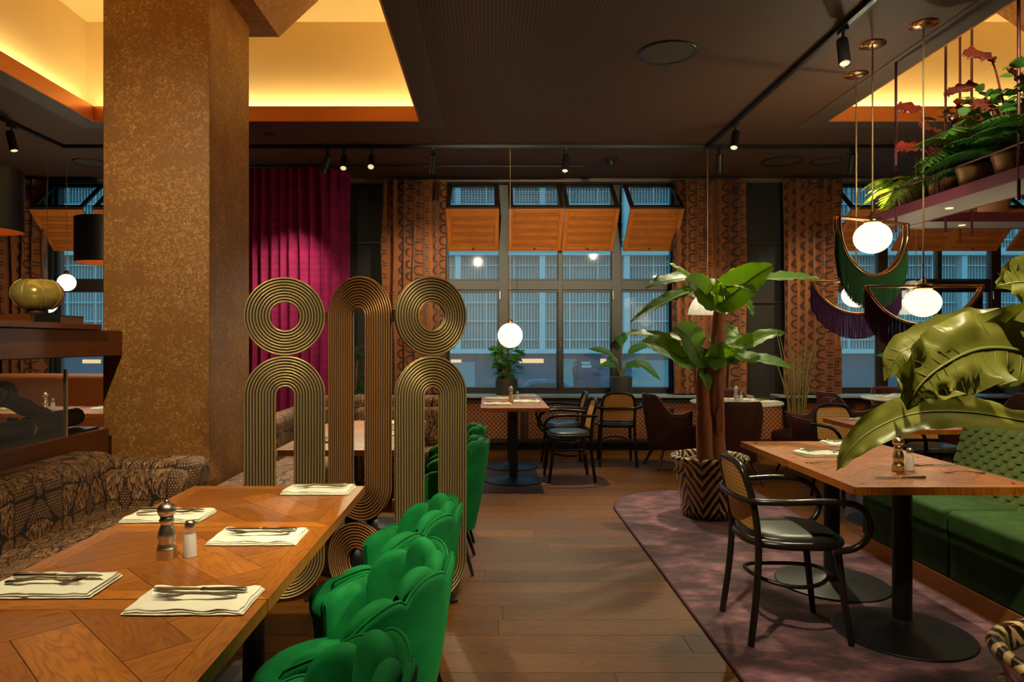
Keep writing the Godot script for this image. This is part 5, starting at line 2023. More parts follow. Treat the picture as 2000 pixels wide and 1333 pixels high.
# ------------------------------------------------------------------ leaves and plants
func blade(path: Array, hw: Array, up: Vector3, fold := 0.25, wave := 0.0, freq := 6.0, seed_ := 1) -> ArrayMesh:
	# one leaf: the midrib path, half widths along it, a V fold and a wavy edge
	var m := MB.new()
	var rows := []
	var n := path.size()
	var nz := noise(seed_, 1.1, 2)
	for i in n:
		var a: Vector3 = path[maxi(0, i - 1)]
		var b: Vector3 = path[mini(n - 1, i + 1)]
		var t := (b - a).normalized()
		var s := t.cross(up)
		s = s.normalized() if s.length() > 0.05 else t.cross(Vector3(0.3, 0.2, 0.9)).normalized()
		var nn := s.cross(t).normalized()
		var f := float(i) / (n - 1)
		var w: float = _along(hw, f)
		var row := []
		for k in 9:
			var q := -1.0 + k / 4.0
			var aq := absf(q)
			var wv := wave * aq * aq * (sin(f * freq * TAU + q * 1.7) * 0.5 + nz.get_noise_2d(f * 4.0 + q, q * 2.0) * 1.4)
			row.append(path[i] + s * q * w * (1.0 - 0.1 * aq * fold) + nn * (fold * aq * w + wv))
		row.reverse()
		rows.append(row)
	m.grid(rows, false, false)
	return m.mesh()

func _along(a: Array, f: float) -> float:
	var x := clampf(f, 0.0, 1.0) * (a.size() - 1)
	var i := mini(int(x), a.size() - 2)
	return lerpf(a[i], a[i + 1], x - i)

const LEAF_W := [0.12, 0.62, 0.92, 1.0, 0.96, 0.8, 0.5, 0.04]

func widths(w: float) -> Array:
	return LEAF_W.map(func(x): return x * w)

func big_leaf(parent: Node3D, called: String, pts: Array, w: float, up: Vector3, mt: Material, rib: Material, start := 0.25, fold := 0.25, wave := 0.01, seed_ := 1, freq := 6.0) -> void:
	var c := curve(pts, 7)
	var k := int(c.size() * start)
	var bl := part(parent, called, blade(c.slice(k), widths(w), up, fold, wave, freq, seed_), mt)
	var rad := []
	for i in c.size():
		rad.append(lerpf(0.008, 0.0018, float(i) / (c.size() - 1)) * clampf(w / 0.09, 0.35, 1.2))
	var m := MB.new()
	m.tube(c, rad, 6)
	part(bl, "midrib", m.mesh(), rib)
	# side veins, raised a little
	if w > 0.06:
		var vm := MB.new()
		var cs: Array = c.slice(k)
		var n := cs.size()
		for i in range(2, n - 2, 2):
			var t: Vector3 = (cs[i + 1] - cs[i - 1]).normalized()
			var s := t.cross(up).normalized()
			var nn := s.cross(t).normalized()
			var wd: float = _along(widths(w), float(i) / (n - 1))
			for sg in [-1, 1]:
				vm.tube([cs[i], cs[i] + s * sg * wd * 0.45 + t * wd * 0.16 + nn * (fold * wd * 0.45 + 0.001), cs[i] + s * sg * wd * 0.85 + t * wd * 0.36 + nn * (fold * wd * 0.85 + 0.001)], [0.0011, 0.0008, 0.0004], 4)
		stuff(part(bl, "veins", vm.mesh(), rib))

func pot_chevron(o: Node3D, r: float, h: float) -> void:
	var k := r / 0.30
	var prof := []
	for q in [[0.001, 0.0], [0.190, 0.0], [0.200, 0.01], [0.207, 0.03], [0.222, 0.05], [0.224, 0.07], [0.214, 0.085], [0.216, 0.10], [0.236, 0.20], [0.252, 0.29], [0.262, 0.325], [0.272, 0.335], [0.272, 0.352], [0.258, 0.362], [0.262, 0.39], [0.275, 0.425], [0.296, 0.445], [0.302, 0.462], [0.292, 0.478], [0.270, 0.482], [0.255, 0.472], [0.245, 0.44], [0.24, 0.42]]:
		prof.append(Vector2(q[0] * k, q[1] * h / 0.482))
	# even spacing of the print with the outline's length
	var m := MB.new()
	m.lathe(prof, 64)
	var L := [0.0]
	for i in range(1, prof.size()):
		L.append(L[i - 1] + (prof[i] - prof[i - 1]).length())
	for i in m.uv.size():
		m.uv[i].y = L[i / 65] / L[L.size() - 1]
	part(o, "pot", m.mesh(), M.chevron, Vector3.ZERO, "dark brown and cream chevron glazed pot")
	var s := MB.new()
	var nz := noise(4, 9.0, 2)
	var rows := []
	for q in [[0.252, 0.425], [0.2, 0.44], [0.12, 0.45], [0.05, 0.455], [0.002, 0.455]]:
		var row := []
		for i in 24:
			var a := -TAU * i / 24
			row.append(Vector3(cos(a) * q[0] * k, (q[1] + 0.012 * nz.get_noise_2d(cos(a) * q[0], sin(a) * q[0])) * h / 0.482, sin(a) * q[0] * k))
		rows.append(row)
	s.grid(rows, false, true)
	part(o, "soil", s.mesh(), M.soil)

func banana_plant() -> void:
	var base := Vector3(1.72, 0.0145, -5.38)
	var o := thing("banana_plant", "banana plant with two trunks in a chevron pot on the rug", "potted plant", base)
	pot_chevron(o, 0.30, 0.475)
	var D := 5.38
	var rel := func(px, py, dz): return at(px, py, D + dz) - base
	var ta := curve([Vector3(-0.045, 0.40, 0.03), Vector3(-0.055, 0.75, 0.04), Vector3(-0.065, 1.05, 0.05), Vector3(-0.03, 1.30, 0.04)], 6)
	var tbp := curve([Vector3(0.055, 0.40, -0.02), Vector3(0.05, 0.9, -0.03), Vector3(0.075, 1.30, -0.03), Vector3(0.09, 1.66, -0.02)], 6)
	for q in [[ta, 0.066, 0.04], [tbp, 0.085, 0.045]]:
		var m := MB.new()
		var rad := []
		var nz := noise(12, 3.0, 2)
		for i in q[0].size():
			rad.append(lerpf(q[1], q[2], float(i) / (q[0].size() - 1)) * (1.0 + 0.10 * nz.get_noise_1d(i * 1.7)))
		m.tube(q[0], rad, 12)
		part(o, "trunk", m.mesh(), M.trunk)
	# dry sheath strips on the trunks
	rng.seed = 77
	for i in 9:
		var y := rng.randf_range(0.5, 1.2)
		var a := rng.randf() * TAU
		var c := Vector3(-0.05 if i % 2 else 0.06, y, 0.03 if i % 2 else -0.02)
		var r := 0.068 if i % 2 else 0.086
		var out := Vector3(cos(a), 0, sin(a))
		part(o, "dry_sheath", blade([c + out * r, c + out * (r + 0.004) + Vector3(0, 0.12, 0), c + out * (r + 0.012) + Vector3(0.01, 0.25, 0)], [0.02, 0.026, 0.004], out, 0.1), M.trunk)
	var up1: Vector3 = tbp[tbp.size() - 1]
	var up0: Vector3 = ta[ta.size() - 1]
	var P: Material = M.banana_leaf_pale
	var G: Material = M.banana_leaf
	# [crown, control (px, py, dz), tip (px, py, dz), half width, pale, start, facing]
	var leaves := [
		[1, 1378, 575, -0.05, 1300, 512, -0.15, 0.065, 1, 0.35, Vector3(-0.3, 0.9, 0.5)],
		[1, 1350, 545, 0.05, 1262, 562, -0.1, 0.075, 0, 0.40, Vector3(-0.1, 0.9, 0.5)],
		[1, 1335, 572, 0.15, 1232, 630, 0.12, 0.07, 0, 0.40, Vector3(-0.5, 0.8, 0.45)],
		[1, 1385, 585, -0.12, 1338, 545, -0.25, 0.10, 0, 0.30, Vector3(0.2, 0.3, 1.0)],
		[1, 1402, 600, -0.1, 1400, 546, -0.14, 0.05, 1, 0.25, Vector3(0.6, 0.1, 0.9)],
		[1, 1420, 585, -0.10, 1512, 518, -0.28, 0.125, 0, 0.28, Vector3(-0.4, 0.45, 0.9)],
		[1, 1408, 575, 0.08, 1462, 526, 0.12, 0.085, 1, 0.3, Vector3(-0.5, 0.4, 0.8)],
		[1, 1470, 548, 0.10, 1604, 546, 0.22, 0.075, 0, 0.5, Vector3(0.1, 0.9, 0.5)],
		[1, 1440, 570, 0.15, 1470, 618, 0.05, 0.09, 0, 0.4, Vector3(0.7, 0.5, 0.6)],
		[1, 1362, 568, 0.12, 1300, 590, 0.25, 0.08, 0, 0.35, Vector3(-0.2, 0.8, 0.6)],
		[1, 1425, 560, -0.2, 1480, 575, -0.42, 0.075, 0, 0.35, Vector3(0.3, 0.8, 0.6)],
		[0, 1352, 690, 0.15, 1290, 690, 0.3, 0.085, 0, 0.3, Vector3(0, 0.9, 0.5)],
		[0, 1400, 680, 0.2, 1440, 640, 0.3, 0.09, 0, 0.3, Vector3(-0.2, 0.5, 0.9)],
		[0, 1340, 668, -0.05, 1214, 654, -0.12, 0.07, 0, 0.38, Vector3(0, 0.95, 0.4)],
		[0, 1335, 700, -0.12, 1252, 668, -0.3, 0.105, 0, 0.22, Vector3(0.5, 0.55, 0.8)],
		[0, 1366, 690, -0.08, 1318, 636, -0.2, 0.125, 0, 0.25, Vector3(0.35, 0.35, 0.95)],
		[0, 1440, 680, -0.05, 1536, 650, -0.18, 0.075, 1, 0.35, Vector3(-0.2, 0.8, 0.6)],
		[0, 1450, 700, -0.1, 1552, 722, -0.2, 0.085, 0, 0.30, Vector3(0.1, 0.9, 0.45)],
		[0, 1402, 700, -0.12, 1412, 668, -0.22, 0.10, 0, 0.2, Vector3(0.0, 0.3, 1.0)],
		[0, 1415, 690, 0.1, 1470, 662, 0.2, 0.08, 0, 0.3, Vector3(-0.3, 0.8, 0.5)],
		[0, 1425, 705, -0.1, 1450, 690, -0.2, 0.05, 1, 0.3, Vector3(0.1, 0.6, 0.8)],
		[0, 1375, 730, -0.1, 1384, 765, -0.17, 0.045, 0, 0.3, Vector3(0.2, 0.2, 1.0)]]
	var k := 0
	for q in leaves:
		k += 1
		var b: Vector3 = up1 if q[0] == 1 else up0
		var tip: Vector3 = rel.call(q[4], q[5], q[6])
		var mid: Vector3 = rel.call(q[1], q[2], q[3])
		big_leaf(o, "leaf", [b - Vector3(0, 0.06, 0), b.lerp(mid, 0.5) + Vector3(0, 0.03, 0), mid, mid.lerp(tip, 0.55) + Vector3(0, 0.02, 0), tip], q[7] * 1.15, q[10].normalized(), P if q[8] else G, M.banana_rib, q[9], 0.22, 0.012, k)

func front_plant() -> void:
	var base := Vector3(1.77, 0.0145, -1.92)
	var o := thing("broad_leaf_plant", "potted plant with huge crumpled leaves reaching over the rug table", "potted plant", base)
	pot_chevron(o, 0.31, 0.47)
	var rel := func(px, py, d): return at(px, py, d) - base
	var st := Vector3(0, 0.44, 0)
	var L := [
		[[Vector3(0.1, 0.7, 0.0), rel.call(2120, 850, 1.95), rel.call(1990, 822, 1.90), rel.call(1890, 806, 1.86), rel.call(1790, 808, 1.84), rel.call(1715, 835, 1.83), rel.call(1664, 875, 1.83), rel.call(1634, 920, 1.84)], 0.046, Vector3(0.1, 0.55, 1.0), 0.26, 0.2, 0.010],
		[[Vector3(0.12, 0.8, 0.02), rel.call(2130, 730, 1.85), rel.call(2010, 690, 1.80), rel.call(1920, 682, 1.78), rel.call(1850, 710, 1.76), rel.call(1800, 750, 1.76), rel.call(1770, 800, 1.78)], 0.090, Vector3(-0.12, 0.35, 1.0), 0.24, 0.10, 0.055],
		[[Vector3(0.1, 0.85, -0.1), rel.call(2120, 680, 2.15), rel.call(2010, 640, 2.1), rel.call(1920, 640, 2.1), rel.call(1830, 665, 2.1), rel.call(1760, 690, 2.1), rel.call(1728, 745, 2.12)], 0.066, Vector3(-0.05, 0.85, 0.8), 0.24, 0.15, 0.014],
		[[Vector3(0.2, 0.9, 0.0), rel.call(2120, 600, 1.9), rel.call(2050, 560, 1.85), rel.call(1995, 552, 1.82), rel.call(1946, 560, 1.80)], 0.07, Vector3(0.2, 0.5, 0.9), 0.4, 0.2, 0.02],
		[[Vector3(0.25, 0.9, 0.1), Vector3(0.45, 1.25, 0.2), Vector3(0.75, 1.45, 0.3), Vector3(1.0, 1.35, 0.35)], 0.12, Vector3(0.1, 1, 0.1), 0.4, 0.2, 0.02],
		[[Vector3(0.1, 0.9, 0.2), Vector3(0.2, 1.2, 0.5), Vector3(0.3, 1.3, 0.8), Vector3(0.35, 1.1, 1.0)], 0.12, Vector3(0.1, 1, -0.1), 0.4, 0.2, 0.02]]
	var k := 40
	for q in L:
		var pts: Array = [st]
		pts.append_array(q[0])
		big_leaf(o, "leaf", pts, q[1] * 1.15, q[2].normalized(), M.big_leaf, M.big_rib, q[3], q[4], q[5], k, 9.0)
		k += 1
	for i in 3:
		part(o, "stem", tb(curve([Vector3(0.05 * (i - 1), 0.42, 0.03 * i), Vector3(0.07 * (i - 1), 0.7, 0.02 * i), Vector3(0.10 * i, 0.86, 0)], 4), 0.016, 8), M.banana_rib)

func bush(o: Node3D, c: Vector3, rx: float, ry: float, n: int, size: float, mt: Material, seed_: int, round_ := true) -> void:
	# many small leaves on thin stems, one mesh each
	var m := MB.new()
	var st := MB.new()
	rng.seed = seed_
	for i in n:
		var a := rng.randf() * TAU
		var h := pow(rng.randf(), 0.7)
		var rr := rx * sqrt(rng.randf()) * (0.5 + 0.6 * h)
		var p := c + Vector3(cos(a) * rr, ry * h, sin(a) * rr)
		var d := Vector3(cos(a), rng.randf_range(-0.4, 0.8), sin(a)).normalized()
		var s := d.cross(Vector3(rng.randf_range(-1, 1), 1, rng.randf_range(-1, 1))).normalized()
		var nn := s.cross(d).normalized()
		var L := size * rng.randf_range(0.7, 1.2)
		var w := L * (0.36 if round_ else 0.16)
		var rows := []
		for k in 5:
			var f := k / 4.0
			var ww := w * sin(PI * clampf(f * 0.93 + 0.05, 0, 1))
			var q := p + d * L * f - nn * 0.0 - Vector3(0, L * 0.25 * f * f, 0)
			rows.append([q + s * ww + nn * ww * 0.25, q, q - s * ww + nn * ww * 0.25])
		m.grid(rows, false, false)
		if i % 5 == 0:
			st.tube([c + Vector3(cos(a) * rr * 0.15, 0, sin(a) * rr * 0.15), c.lerp(p, 0.5) + Vector3(0, ry * 0.1, 0), p], [0.004, 0.003, 0.0015], 4)
	stuff(part(o, "foliage", m.mesh(), mt))
	part(o, "stems", st.mesh(), M.banana_rib)

func grey_pot(o: Node3D, r: float, h: float, mt: Material) -> void:
	part(o, "pot", lt([Vector2(0.001, 0), Vector2(r * 0.94, 0), Vector2(r * 0.97, 0.006), Vector2(r, h - 0.01), Vector2(r - 0.004, h), Vector2(r - 0.014, h), Vector2(r - 0.018, h - 0.03), Vector2(0.001, h - 0.03)], 32), mt)

func broad_plant(where: Vector3, label: String, spec: Array, r := 0.135, h := 0.23) -> void:
	var o := thing("sill_plant", label, "potted plant", where)
	grey_pot(o, r, h, M.pot_grey)
	var k := 0
	for q in spec:
		k += 1
		var tip := Vector3(q[0], q[1], q[2])
		var mid := Vector3(tip.x * 0.55, maxf(tip.y * 0.9, h + 0.12) + 0.03, tip.z * 0.5)
		big_leaf(o, "leaf", [Vector3(0, h - 0.03, 0), Vector3(tip.x * 0.2, lerpf(h, mid.y, 0.7), tip.z * 0.2), mid, tip], q[3], Vector3(-tip.x * 0.4, 0.6, 0.8).normalized(), M.dark_leaf, M.banana_rib, 0.38, 0.2, 0.004, k)

func fern(o: Node3D, c: Vector3, n: int, L: float, mt: Material, seed_: int, spread := 1.0) -> void:
	# arching fronds with two rows of leaflets; each frond is a mesh
	rng.seed = seed_
	for i in n:
		var a := TAU * i / n + rng.randf_range(-0.3, 0.3)
		var ln := L * rng.randf_range(0.75, 1.15)
		var lift := rng.randf_range(0.5, 1.1)
		var path := []
		for k in 11:
			var f := k / 10.0
			path.append(c + Vector3(cos(a) * ln * f * spread, ln * (lift * f - 0.85 * f * f), sin(a) * ln * f * spread))
		var m := MB.new()
		m.tube(path, [0.003, 0.003, 0.003, 0.003, 0.003, 0.0025, 0.0025, 0.002, 0.002, 0.0015, 0.001], 4)
		for k in range(1, 11):
			for hlf in 2:
				var p: Vector3 = path[k].lerp(path[k - 1], 0.5 * hlf)
				var t: Vector3 = (path[k] - path[k - 1]).normalized()
				var s := t.cross(Vector3.UP).normalized()
				var w := ln * 0.30 * sin(PI * clampf(k / 11.0 + 0.06, 0, 1))
				for sg in [-1, 1]:
					var tip: Vector3 = p + s * sg * w + t * w * 0.45 - Vector3(0, w * 0.35, 0)
					var b := t * ln * 0.022
					m.quad(p - b, p.lerp(tip, 0.5) - b, tip, p.lerp(tip, 0.5) + b)
					m.tri(p - b, p.lerp(tip, 0.5) + b, p + b)
		part(o, "frond", m.mesh(), mt)

func ruffled(o: Node3D, c: Vector3, specs: Array, mt: Material, seed_: int) -> void:
	var k := seed_
	for q in specs:
		k += 1
		var tip: Vector3 = c + q[0]
		var mid: Vector3 = c + Vector3(q[0].x * 0.5, q[0].y * 0.95 + 0.03, q[0].z * 0.5)
		big_leaf(o, "leaf", [c, c.lerp(mid, 0.55) + Vector3(0, 0.03, 0), mid, mid.lerp(tip, 0.6) + Vector3(0, 0.01, 0), tip], q[1], Vector3(0.15, 0.8, 0.7).normalized(), mt, M.red_leaf, 0.45, 0.18, 0.022, k, 8.0)

func build_plants() -> void:
	banana_plant()
	front_plant()
	# sill plants
	var s := thing("sill_plant", "bushy small leaved plant in a dark pot below the globe lamp", "potted plant", Vector3(0.21, 0.70, -8.68))
	grey_pot(s, 0.14, 0.20, M.pot_grey)
	bush(s, Vector3(0, 0.18, 0), 0.19, 0.40, 190, 0.085, M.bush_leaf, 3)
	broad_plant(Vector3(1.665, 0.70, -8.69), "broad leaved plant in a dark pot on the sill behind the banana leaves", [[-0.02, 0.78, 0.06, 0.085], [-0.42, 0.58, 0.0, 0.05], [0.34, 0.62, 0.05, 0.06], [0.48, 0.18, 0.08, 0.055], [0.36, 0.40, 0.0, 0.06], [-0.30, 0.36, 0.1, 0.05], [0.2, 0.34, 0.14, 0.05], [-0.18, 0.46, -0.05, 0.045]])
	broad_plant(Vector3(5.36, 0.70, -8.69), "leafy plant in a dark pot on the sill below the fringed pendants", [[-0.5, 0.50, 0.05, 0.06], [-0.32, 0.62, 0.05, 0.07], [0.0, 0.66, 0.06, 0.07], [0.32, 0.56, 0.05, 0.06], [0.2, 0.40, 0.12, 0.05], [-0.15, 0.42, 0.1, 0.05], [0.35, 0.38, 0.0, 0.05], [-0.05, 0.52, -0.04, 0.06]], 0.17, 0.26)
	broad_plant(Vector3(6.72, 0.70, -8.69), "leafy plant in a dark pot at the far end of the sill", [[-0.1, 0.6, 0.05, 0.06], [0.3, 0.5, 0.05, 0.06], [-0.3, 0.42, 0.05, 0.06]], 0.17, 0.26)
	# reeds in a floor pot
	var r := thing("tall_reeds", "tall dry reeds in a pot beside the wine armchair", "potted plant", Vector3(3.62, 0, -8.1))
	grey_pot(r, 0.16, 0.36, M.pot_grey)
	rng.seed = 8
	for i in 26:
		var a := rng.randf() * TAU
		var q := rng.randf_range(0.02, 0.09)
		var h := rng.randf_range(1.05, 1.62)
		var lean := rng.randf_range(0.02, 0.22)
		part(r, "reed", tb(curve([Vector3(cos(a) * q, 0.33, sin(a) * q), Vector3(cos(a) * (q + lean * 0.3), lerpf(0.33, h, 0.5), sin(a) * (q + lean * 0.3)), Vector3(cos(a) * (q + lean), h, sin(a) * (q + lean))], 4), [0.006, 0.006, 0.007, 0.006, 0.006, 0.007, 0.005, 0.004, 0.0015], 5), M.reed)
	# small dracaena behind the screen
	var d := thing("dracaena", "dark spiky dracaena seen through the screen's middle slot", "potted plant", Vector3(-1.48, 0, -7.55))
	grey_pot(d, 0.15, 0.32, M.pot_grey)
	part(d, "cane_stem", tb([Vector3(0, 0.28, 0), Vector3(0.01, 1.2, 0)], 0.016, 8), M.trunk)
	rng.seed = 15
	for i in 44:
		var a := rng.randf() * TAU
		var y := rng.randf_range(0.6, 1.3)
		var L := rng.randf_range(0.16, 0.28)
		var out := Vector3(cos(a), 0, sin(a))
		part(d, "leaf", blade([Vector3(0, y, 0), Vector3(0, y + 0.07, 0) + out * L * 0.5, Vector3(0, y + 0.0, 0) + out * L], [0.008, 0.017, 0.002], Vector3.UP, 0.2), M.dark_leaf)

func build_plant_shelf() -> void:
	var h := 2.30
	var o := thing("hanging_plant_shelf", "purple red metal shelf hung on rods from the ceiling recess", "shelf", Vector3(3.2, h, -4.5))
	var d := -o.position
	var S: Material = M.purple_metal
	for q in [[Vector3(3.0, h, -5.5), Vector3(3.36, h, -2.2)], [Vector3(3.36, h, -5.62), Vector3(5.6, h, -5.27)]]:
		var a: Vector3 = q[0]
		var b: Vector3 = q[1]
		part(o, "tray_floor", bx(Vector3(a.x + 0.01, h, a.z + 0.01), Vector3(b.x - 0.01, h + 0.012, b.z - 0.01)), M.tray_under, d)
		for e in [[Vector3(a.x, h - 0.004, a.z), Vector3(a.x + 0.012, h + 0.07, b.z)], [Vector3(b.x - 0.012, h - 0.004, a.z), Vector3(b.x, h + 0.07, b.z)], [Vector3(a.x, h - 0.004, a.z), Vector3(b.x, h + 0.07, a.z + 0.012)], [Vector3(a.x, h - 0.004, b.z - 0.012), Vector3(b.x, h + 0.07, b.z)]]:
			part(o, "tray_edge", bx(e[0], e[1], 0.002), S, d)
	for q in [[3.006, -5.08], [3.006, -3.9], [3.354, -5.05], [3.006, -2.75], [3.70, -5.27], [3.85, -5.62], [4.6, -5.27], [3.354, -3.2]]:
		part(o, "hanging_rod", tb([Vector3(q[0], h - 0.12, q[1]), Vector3(q[0], 4.449, q[1])], 0.009, 8), S, d)
	for q in [[Vector3(3.006, h + 0.20, -5.45), Vector3(3.006, h + 0.20, -2.2)], [Vector3(3.4, h + 0.2, -5.27), Vector3(5.6, h + 0.2, -5.27)]]:
		part(o, "guard_rail", tb([q[0], q[1]], 0.008, 8), S, d)
	for z in [-5.4, -4.6, -3.75, -2.9]:
		part(o, "rail_post", tb([Vector3(3.006, h, z), Vector3(3.006, h + 0.2, z)], 0.006, 6), S, d)
	for q in [[3.18, -4.75], [3.18, -3.9], [3.18, -3.3], [3.75, -5.45]]:
		var dl := part(o, "downlight", lt([Vector2(0.001, -0.006), Vector2(0.022, -0.006), Vector2(0.026, 0.0)], 16), M.lens, Vector3(q[0], h, q[1]) + d, "small glowing downlight in the tray")
		spot_light(o, Vector3(q[0], h - 0.012, q[1]) + d, Vector3.DOWN, 40, 0.7, WARM, 0.02)
	# plants standing on it
	var b := thing("basket_plant", "bright fern in a striped basket on the hanging shelf", "potted plant", Vector3(3.17, h + 0.012, -5.12))
	part(b, "basket", lt([Vector2(0.001, 0), Vector2(0.075, 0), Vector2(0.10, 0.05), Vector2(0.125, 0.2), Vector2(0.115, 0.2), Vector2(0.001, 0.17)], 24), mat(lin(0.36, 0.27, 0.16), 0.8))
	for k in 14:
		var a := TAU * k / 14
		part(b, "basket_stripe", tb(curve([Vector3(cos(a) * 0.077, 0.004, sin(a) * 0.077), Vector3(cos(a + 0.25) * 0.101, 0.05, sin(a + 0.25) * 0.101), Vector3(cos(a + 0.6) * 0.126, 0.2, sin(a + 0.6) * 0.126)], 4), 0.004, 5), M.red_leaf)
	fern(b, Vector3(0, 0.18, 0), 24, 0.42, M.fern_leaf, 4, 0.8)
	var specs := [["ruffled dark red begonia over ferns next to the striped basket", Vector3(3.18, 0, -4.78)], ["trailing fern in a terracotta pot between two begonias", Vector3(3.17, 0, -4.46)], ["large ruffled dark red begonia farther along the hanging shelf", Vector3(3.17, 0, -4.14)], ["leafy green bush at the end of the hanging shelf", Vector3(3.2, 0, -3.8)]]
	for k in specs.size():
		var q: Array = specs[k]
		var p := thing("shelf_plant", q[0], "potted plant", q[1] + Vector3(0, h + 0.012, 0))
		part(p, "pot", lt([Vector2(0.001, 0), Vector2(0.085, 0), Vector2(0.115, 0.17), Vector2(0.122, 0.175), Vector2(0.122, 0.2), Vector2(0.108, 0.2), Vector2(0.001, 0.18)], 24), M.terracotta)
		var c0 := Vector3(0, 0.18, 0)
		if k == 0:
			fern(p, c0, 12, 0.28, M.dark_leaf, 14)
			fern(p, c0 + Vector3(0, 0.1, 0), 10, 0.30, M.fern_leaf, 15, 0.7)
			ruffled(p, c0, [[Vector3(-0.40, 0.46, 0.10), 0.085], [Vector3(-0.30, 0.30, 0.22), 0.075], [Vector3(-0.38, 0.20, 0.05), 0.07], [Vector3(0.1, 0.5, 0.1), 0.085], [Vector3(-0.1, 0.36, 0.28), 0.085], [Vector3(0.28, 0.4, 0.2), 0.08], [Vector3(-0.25, 0.12, 0.25), 0.07]], M.red_leaf, 60)
		elif k == 1:
			fern(p, c0, 18, 0.38, M.dark_leaf, 16)
			bush(p, c0, 0.24, 0.42, 150, 0.09, M.bush_leaf, 22, false)
			fern(p, c0 + Vector3(-0.05, 0.1, 0.05), 10, 0.5, M.bush_leaf, 17, 0.9)
		elif k == 2:
			ruffled(p, c0, [[Vector3(-0.36, 0.56, 0.1), 0.095], [Vector3(-0.3, 0.44, -0.2), 0.085], [Vector3(0.25, 0.62, 0.05), 0.095], [Vector3(0.1, 0.5, 0.2), 0.085], [Vector3(-0.15, 0.4, 0.25), 0.085], [Vector3(-0.32, 0.26, 0.1), 0.08], [Vector3(0.3, 0.4, 0.0), 0.085]], M.red_leaf, 70)
			bush(p, c0, 0.26, 0.4, 170, 0.08, M.bush_leaf, 23)
			fern(p, c0, 16, 0.46, M.dark_leaf, 24)
		else:
			bush(p, c0, 0.28, 0.45, 190, 0.08, M.bush_leaf, 27)
			fern(p, c0, 14, 0.44, M.dark_leaf, 25)
			ruffled(p, c0, [[Vector3(-0.25, 0.52, 0.1), 0.09], [Vector3(0.2, 0.56, 0.1), 0.09]], M.red_leaf, 80)
	var p2 := thing("shelf_plant", "leafy bush on the far arm of the hanging shelf", "potted plant", Vector3(4.0, h + 0.012, -5.45))
	part(p2, "pot", lt([Vector2(0.001, 0), Vector2(0.085, 0), Vector2(0.115, 0.17), Vector2(0.122, 0.175), Vector2(0.122, 0.2), Vector2(0.108, 0.2), Vector2(0.001, 0.18)], 24), M.terracotta)
	bush(p2, Vector3(0, 0.16, 0), 0.25, 0.4, 130, 0.08, M.bush_leaf, 29)
	# the small bright lamp clipped beside the basket
	var c := thing("plant_lamp", "tiny bright clip lamp beside the striped basket", "lamp", Vector3(3.0, h + 0.24, -5.36))
	part(c, "lamp_stem", tb([Vector3(0, -0.2, 0), Vector3(0, 0.0, 0)], 0.006, 6), M.black)
	part(c, "lamp_bulb", sphere_mesh(0.018, 1.0, 14, 8), glow(lin(1, 0.82, 0.4), 30.0), Vector3(0, 0.012, 0))
	omni(c, Vector3(0, 0.012, 0), 0.8, WARM, 0.015)

# ------------------------------------------------------------------ hanging lamps
func fringe_pendant(top: Vector3, bar_y: float, turn: float, half: float, sag: float, mt: Material, flen: float, globe_r: float, label: String, lean := 0.0) -> void:
	var o := thing("fringed_pendant", label, "pendant lamp", Vector3(top.x, bar_y, top.z), turn, "brass half ring pendants with fringe")
	var L := top.y - bar_y
	part(o, "ceiling_rose", lt([Vector2(0.001, L - 0.03), Vector2(0.05, L - 0.026), Vector2(0.085, L - 0.012), Vector2(0.088, L)], 28), M.rose_brass)
	part(o, "cord", tb([Vector3(0, 0.02, 0), Vector3(0, L - 0.02, 0)], 0.0055, 8), M.cord)
	for z in [-0.018, 0.018]:
		part(o, "cross_bar", tb([Vector3(-half, 0, z), Vector3(half, 0, z)], 0.009, 8), M.rose_brass)
	part(o, "lamp_cap", lt([Vector2(0.001, -0.02), Vector2(0.055, -0.02), Vector2(0.058, -0.012), Vector2(0.058, 0.014), Vector2(0.02, 0.02), Vector2(0.012, 0.06), Vector2(0.001, 0.06)], 24), M.brass)
	# arc from one end of the bar to the other
	var R := (half * half + sag * sag) / (2 * sag)
	var cy := R - sag
	var a0 := asin(clampf(half / R, -1, 1))
	if sag > half:
		a0 = PI - a0
	var arc := []
	for i in 41:
		var a := lerpf(-a0, a0, i / 40.0)
		arc.append(Vector3(sin(a) * R, cy - cos(a) * R, 0))
	for z in [-0.018, 0.018]:
		var pth := arc.map(func(p): return p + Vector3(0, 0, z))
		part(o, "arc_tube", tb(pth, 0.011, 8), M.rose_brass)
	var fm := MB.new()
	var n := 260
	rng.seed = int(half * 1000) + int(flen * 100)
	for i in n:
		var a := lerpf(-a0, a0, (i + 0.5) / n)
		for z in [-0.012, 0.0, 0.012]:
			var p := Vector3(sin(a) * R + rng.randf_range(-0.001, 0.001), cy - cos(a) * R - 0.006, z)
			var ln := flen * rng.randf_range(0.96, 1.02)
			var sw := rng.randf_range(-0.004, 0.004)
			fm.tube([p, p + Vector3(sw * 0.4, -ln * 0.5, sw * 0.3), p + Vector3(sw, -ln, sw)], 0.0017, 4)
	stuff(part(o, "fringe", fm.mesh(), mt))
	part(o, "globe_bulb", sphere_mesh(globe_r, 0.9, 28, 16), M.globe, Vector3(0, -0.02 - globe_r * 0.82, 0), "glowing white opal globe")
	omni(o, Vector3(0, -0.02 - globe_r * 0.82, 0), 0.55, WARM, globe_r * 0.8)

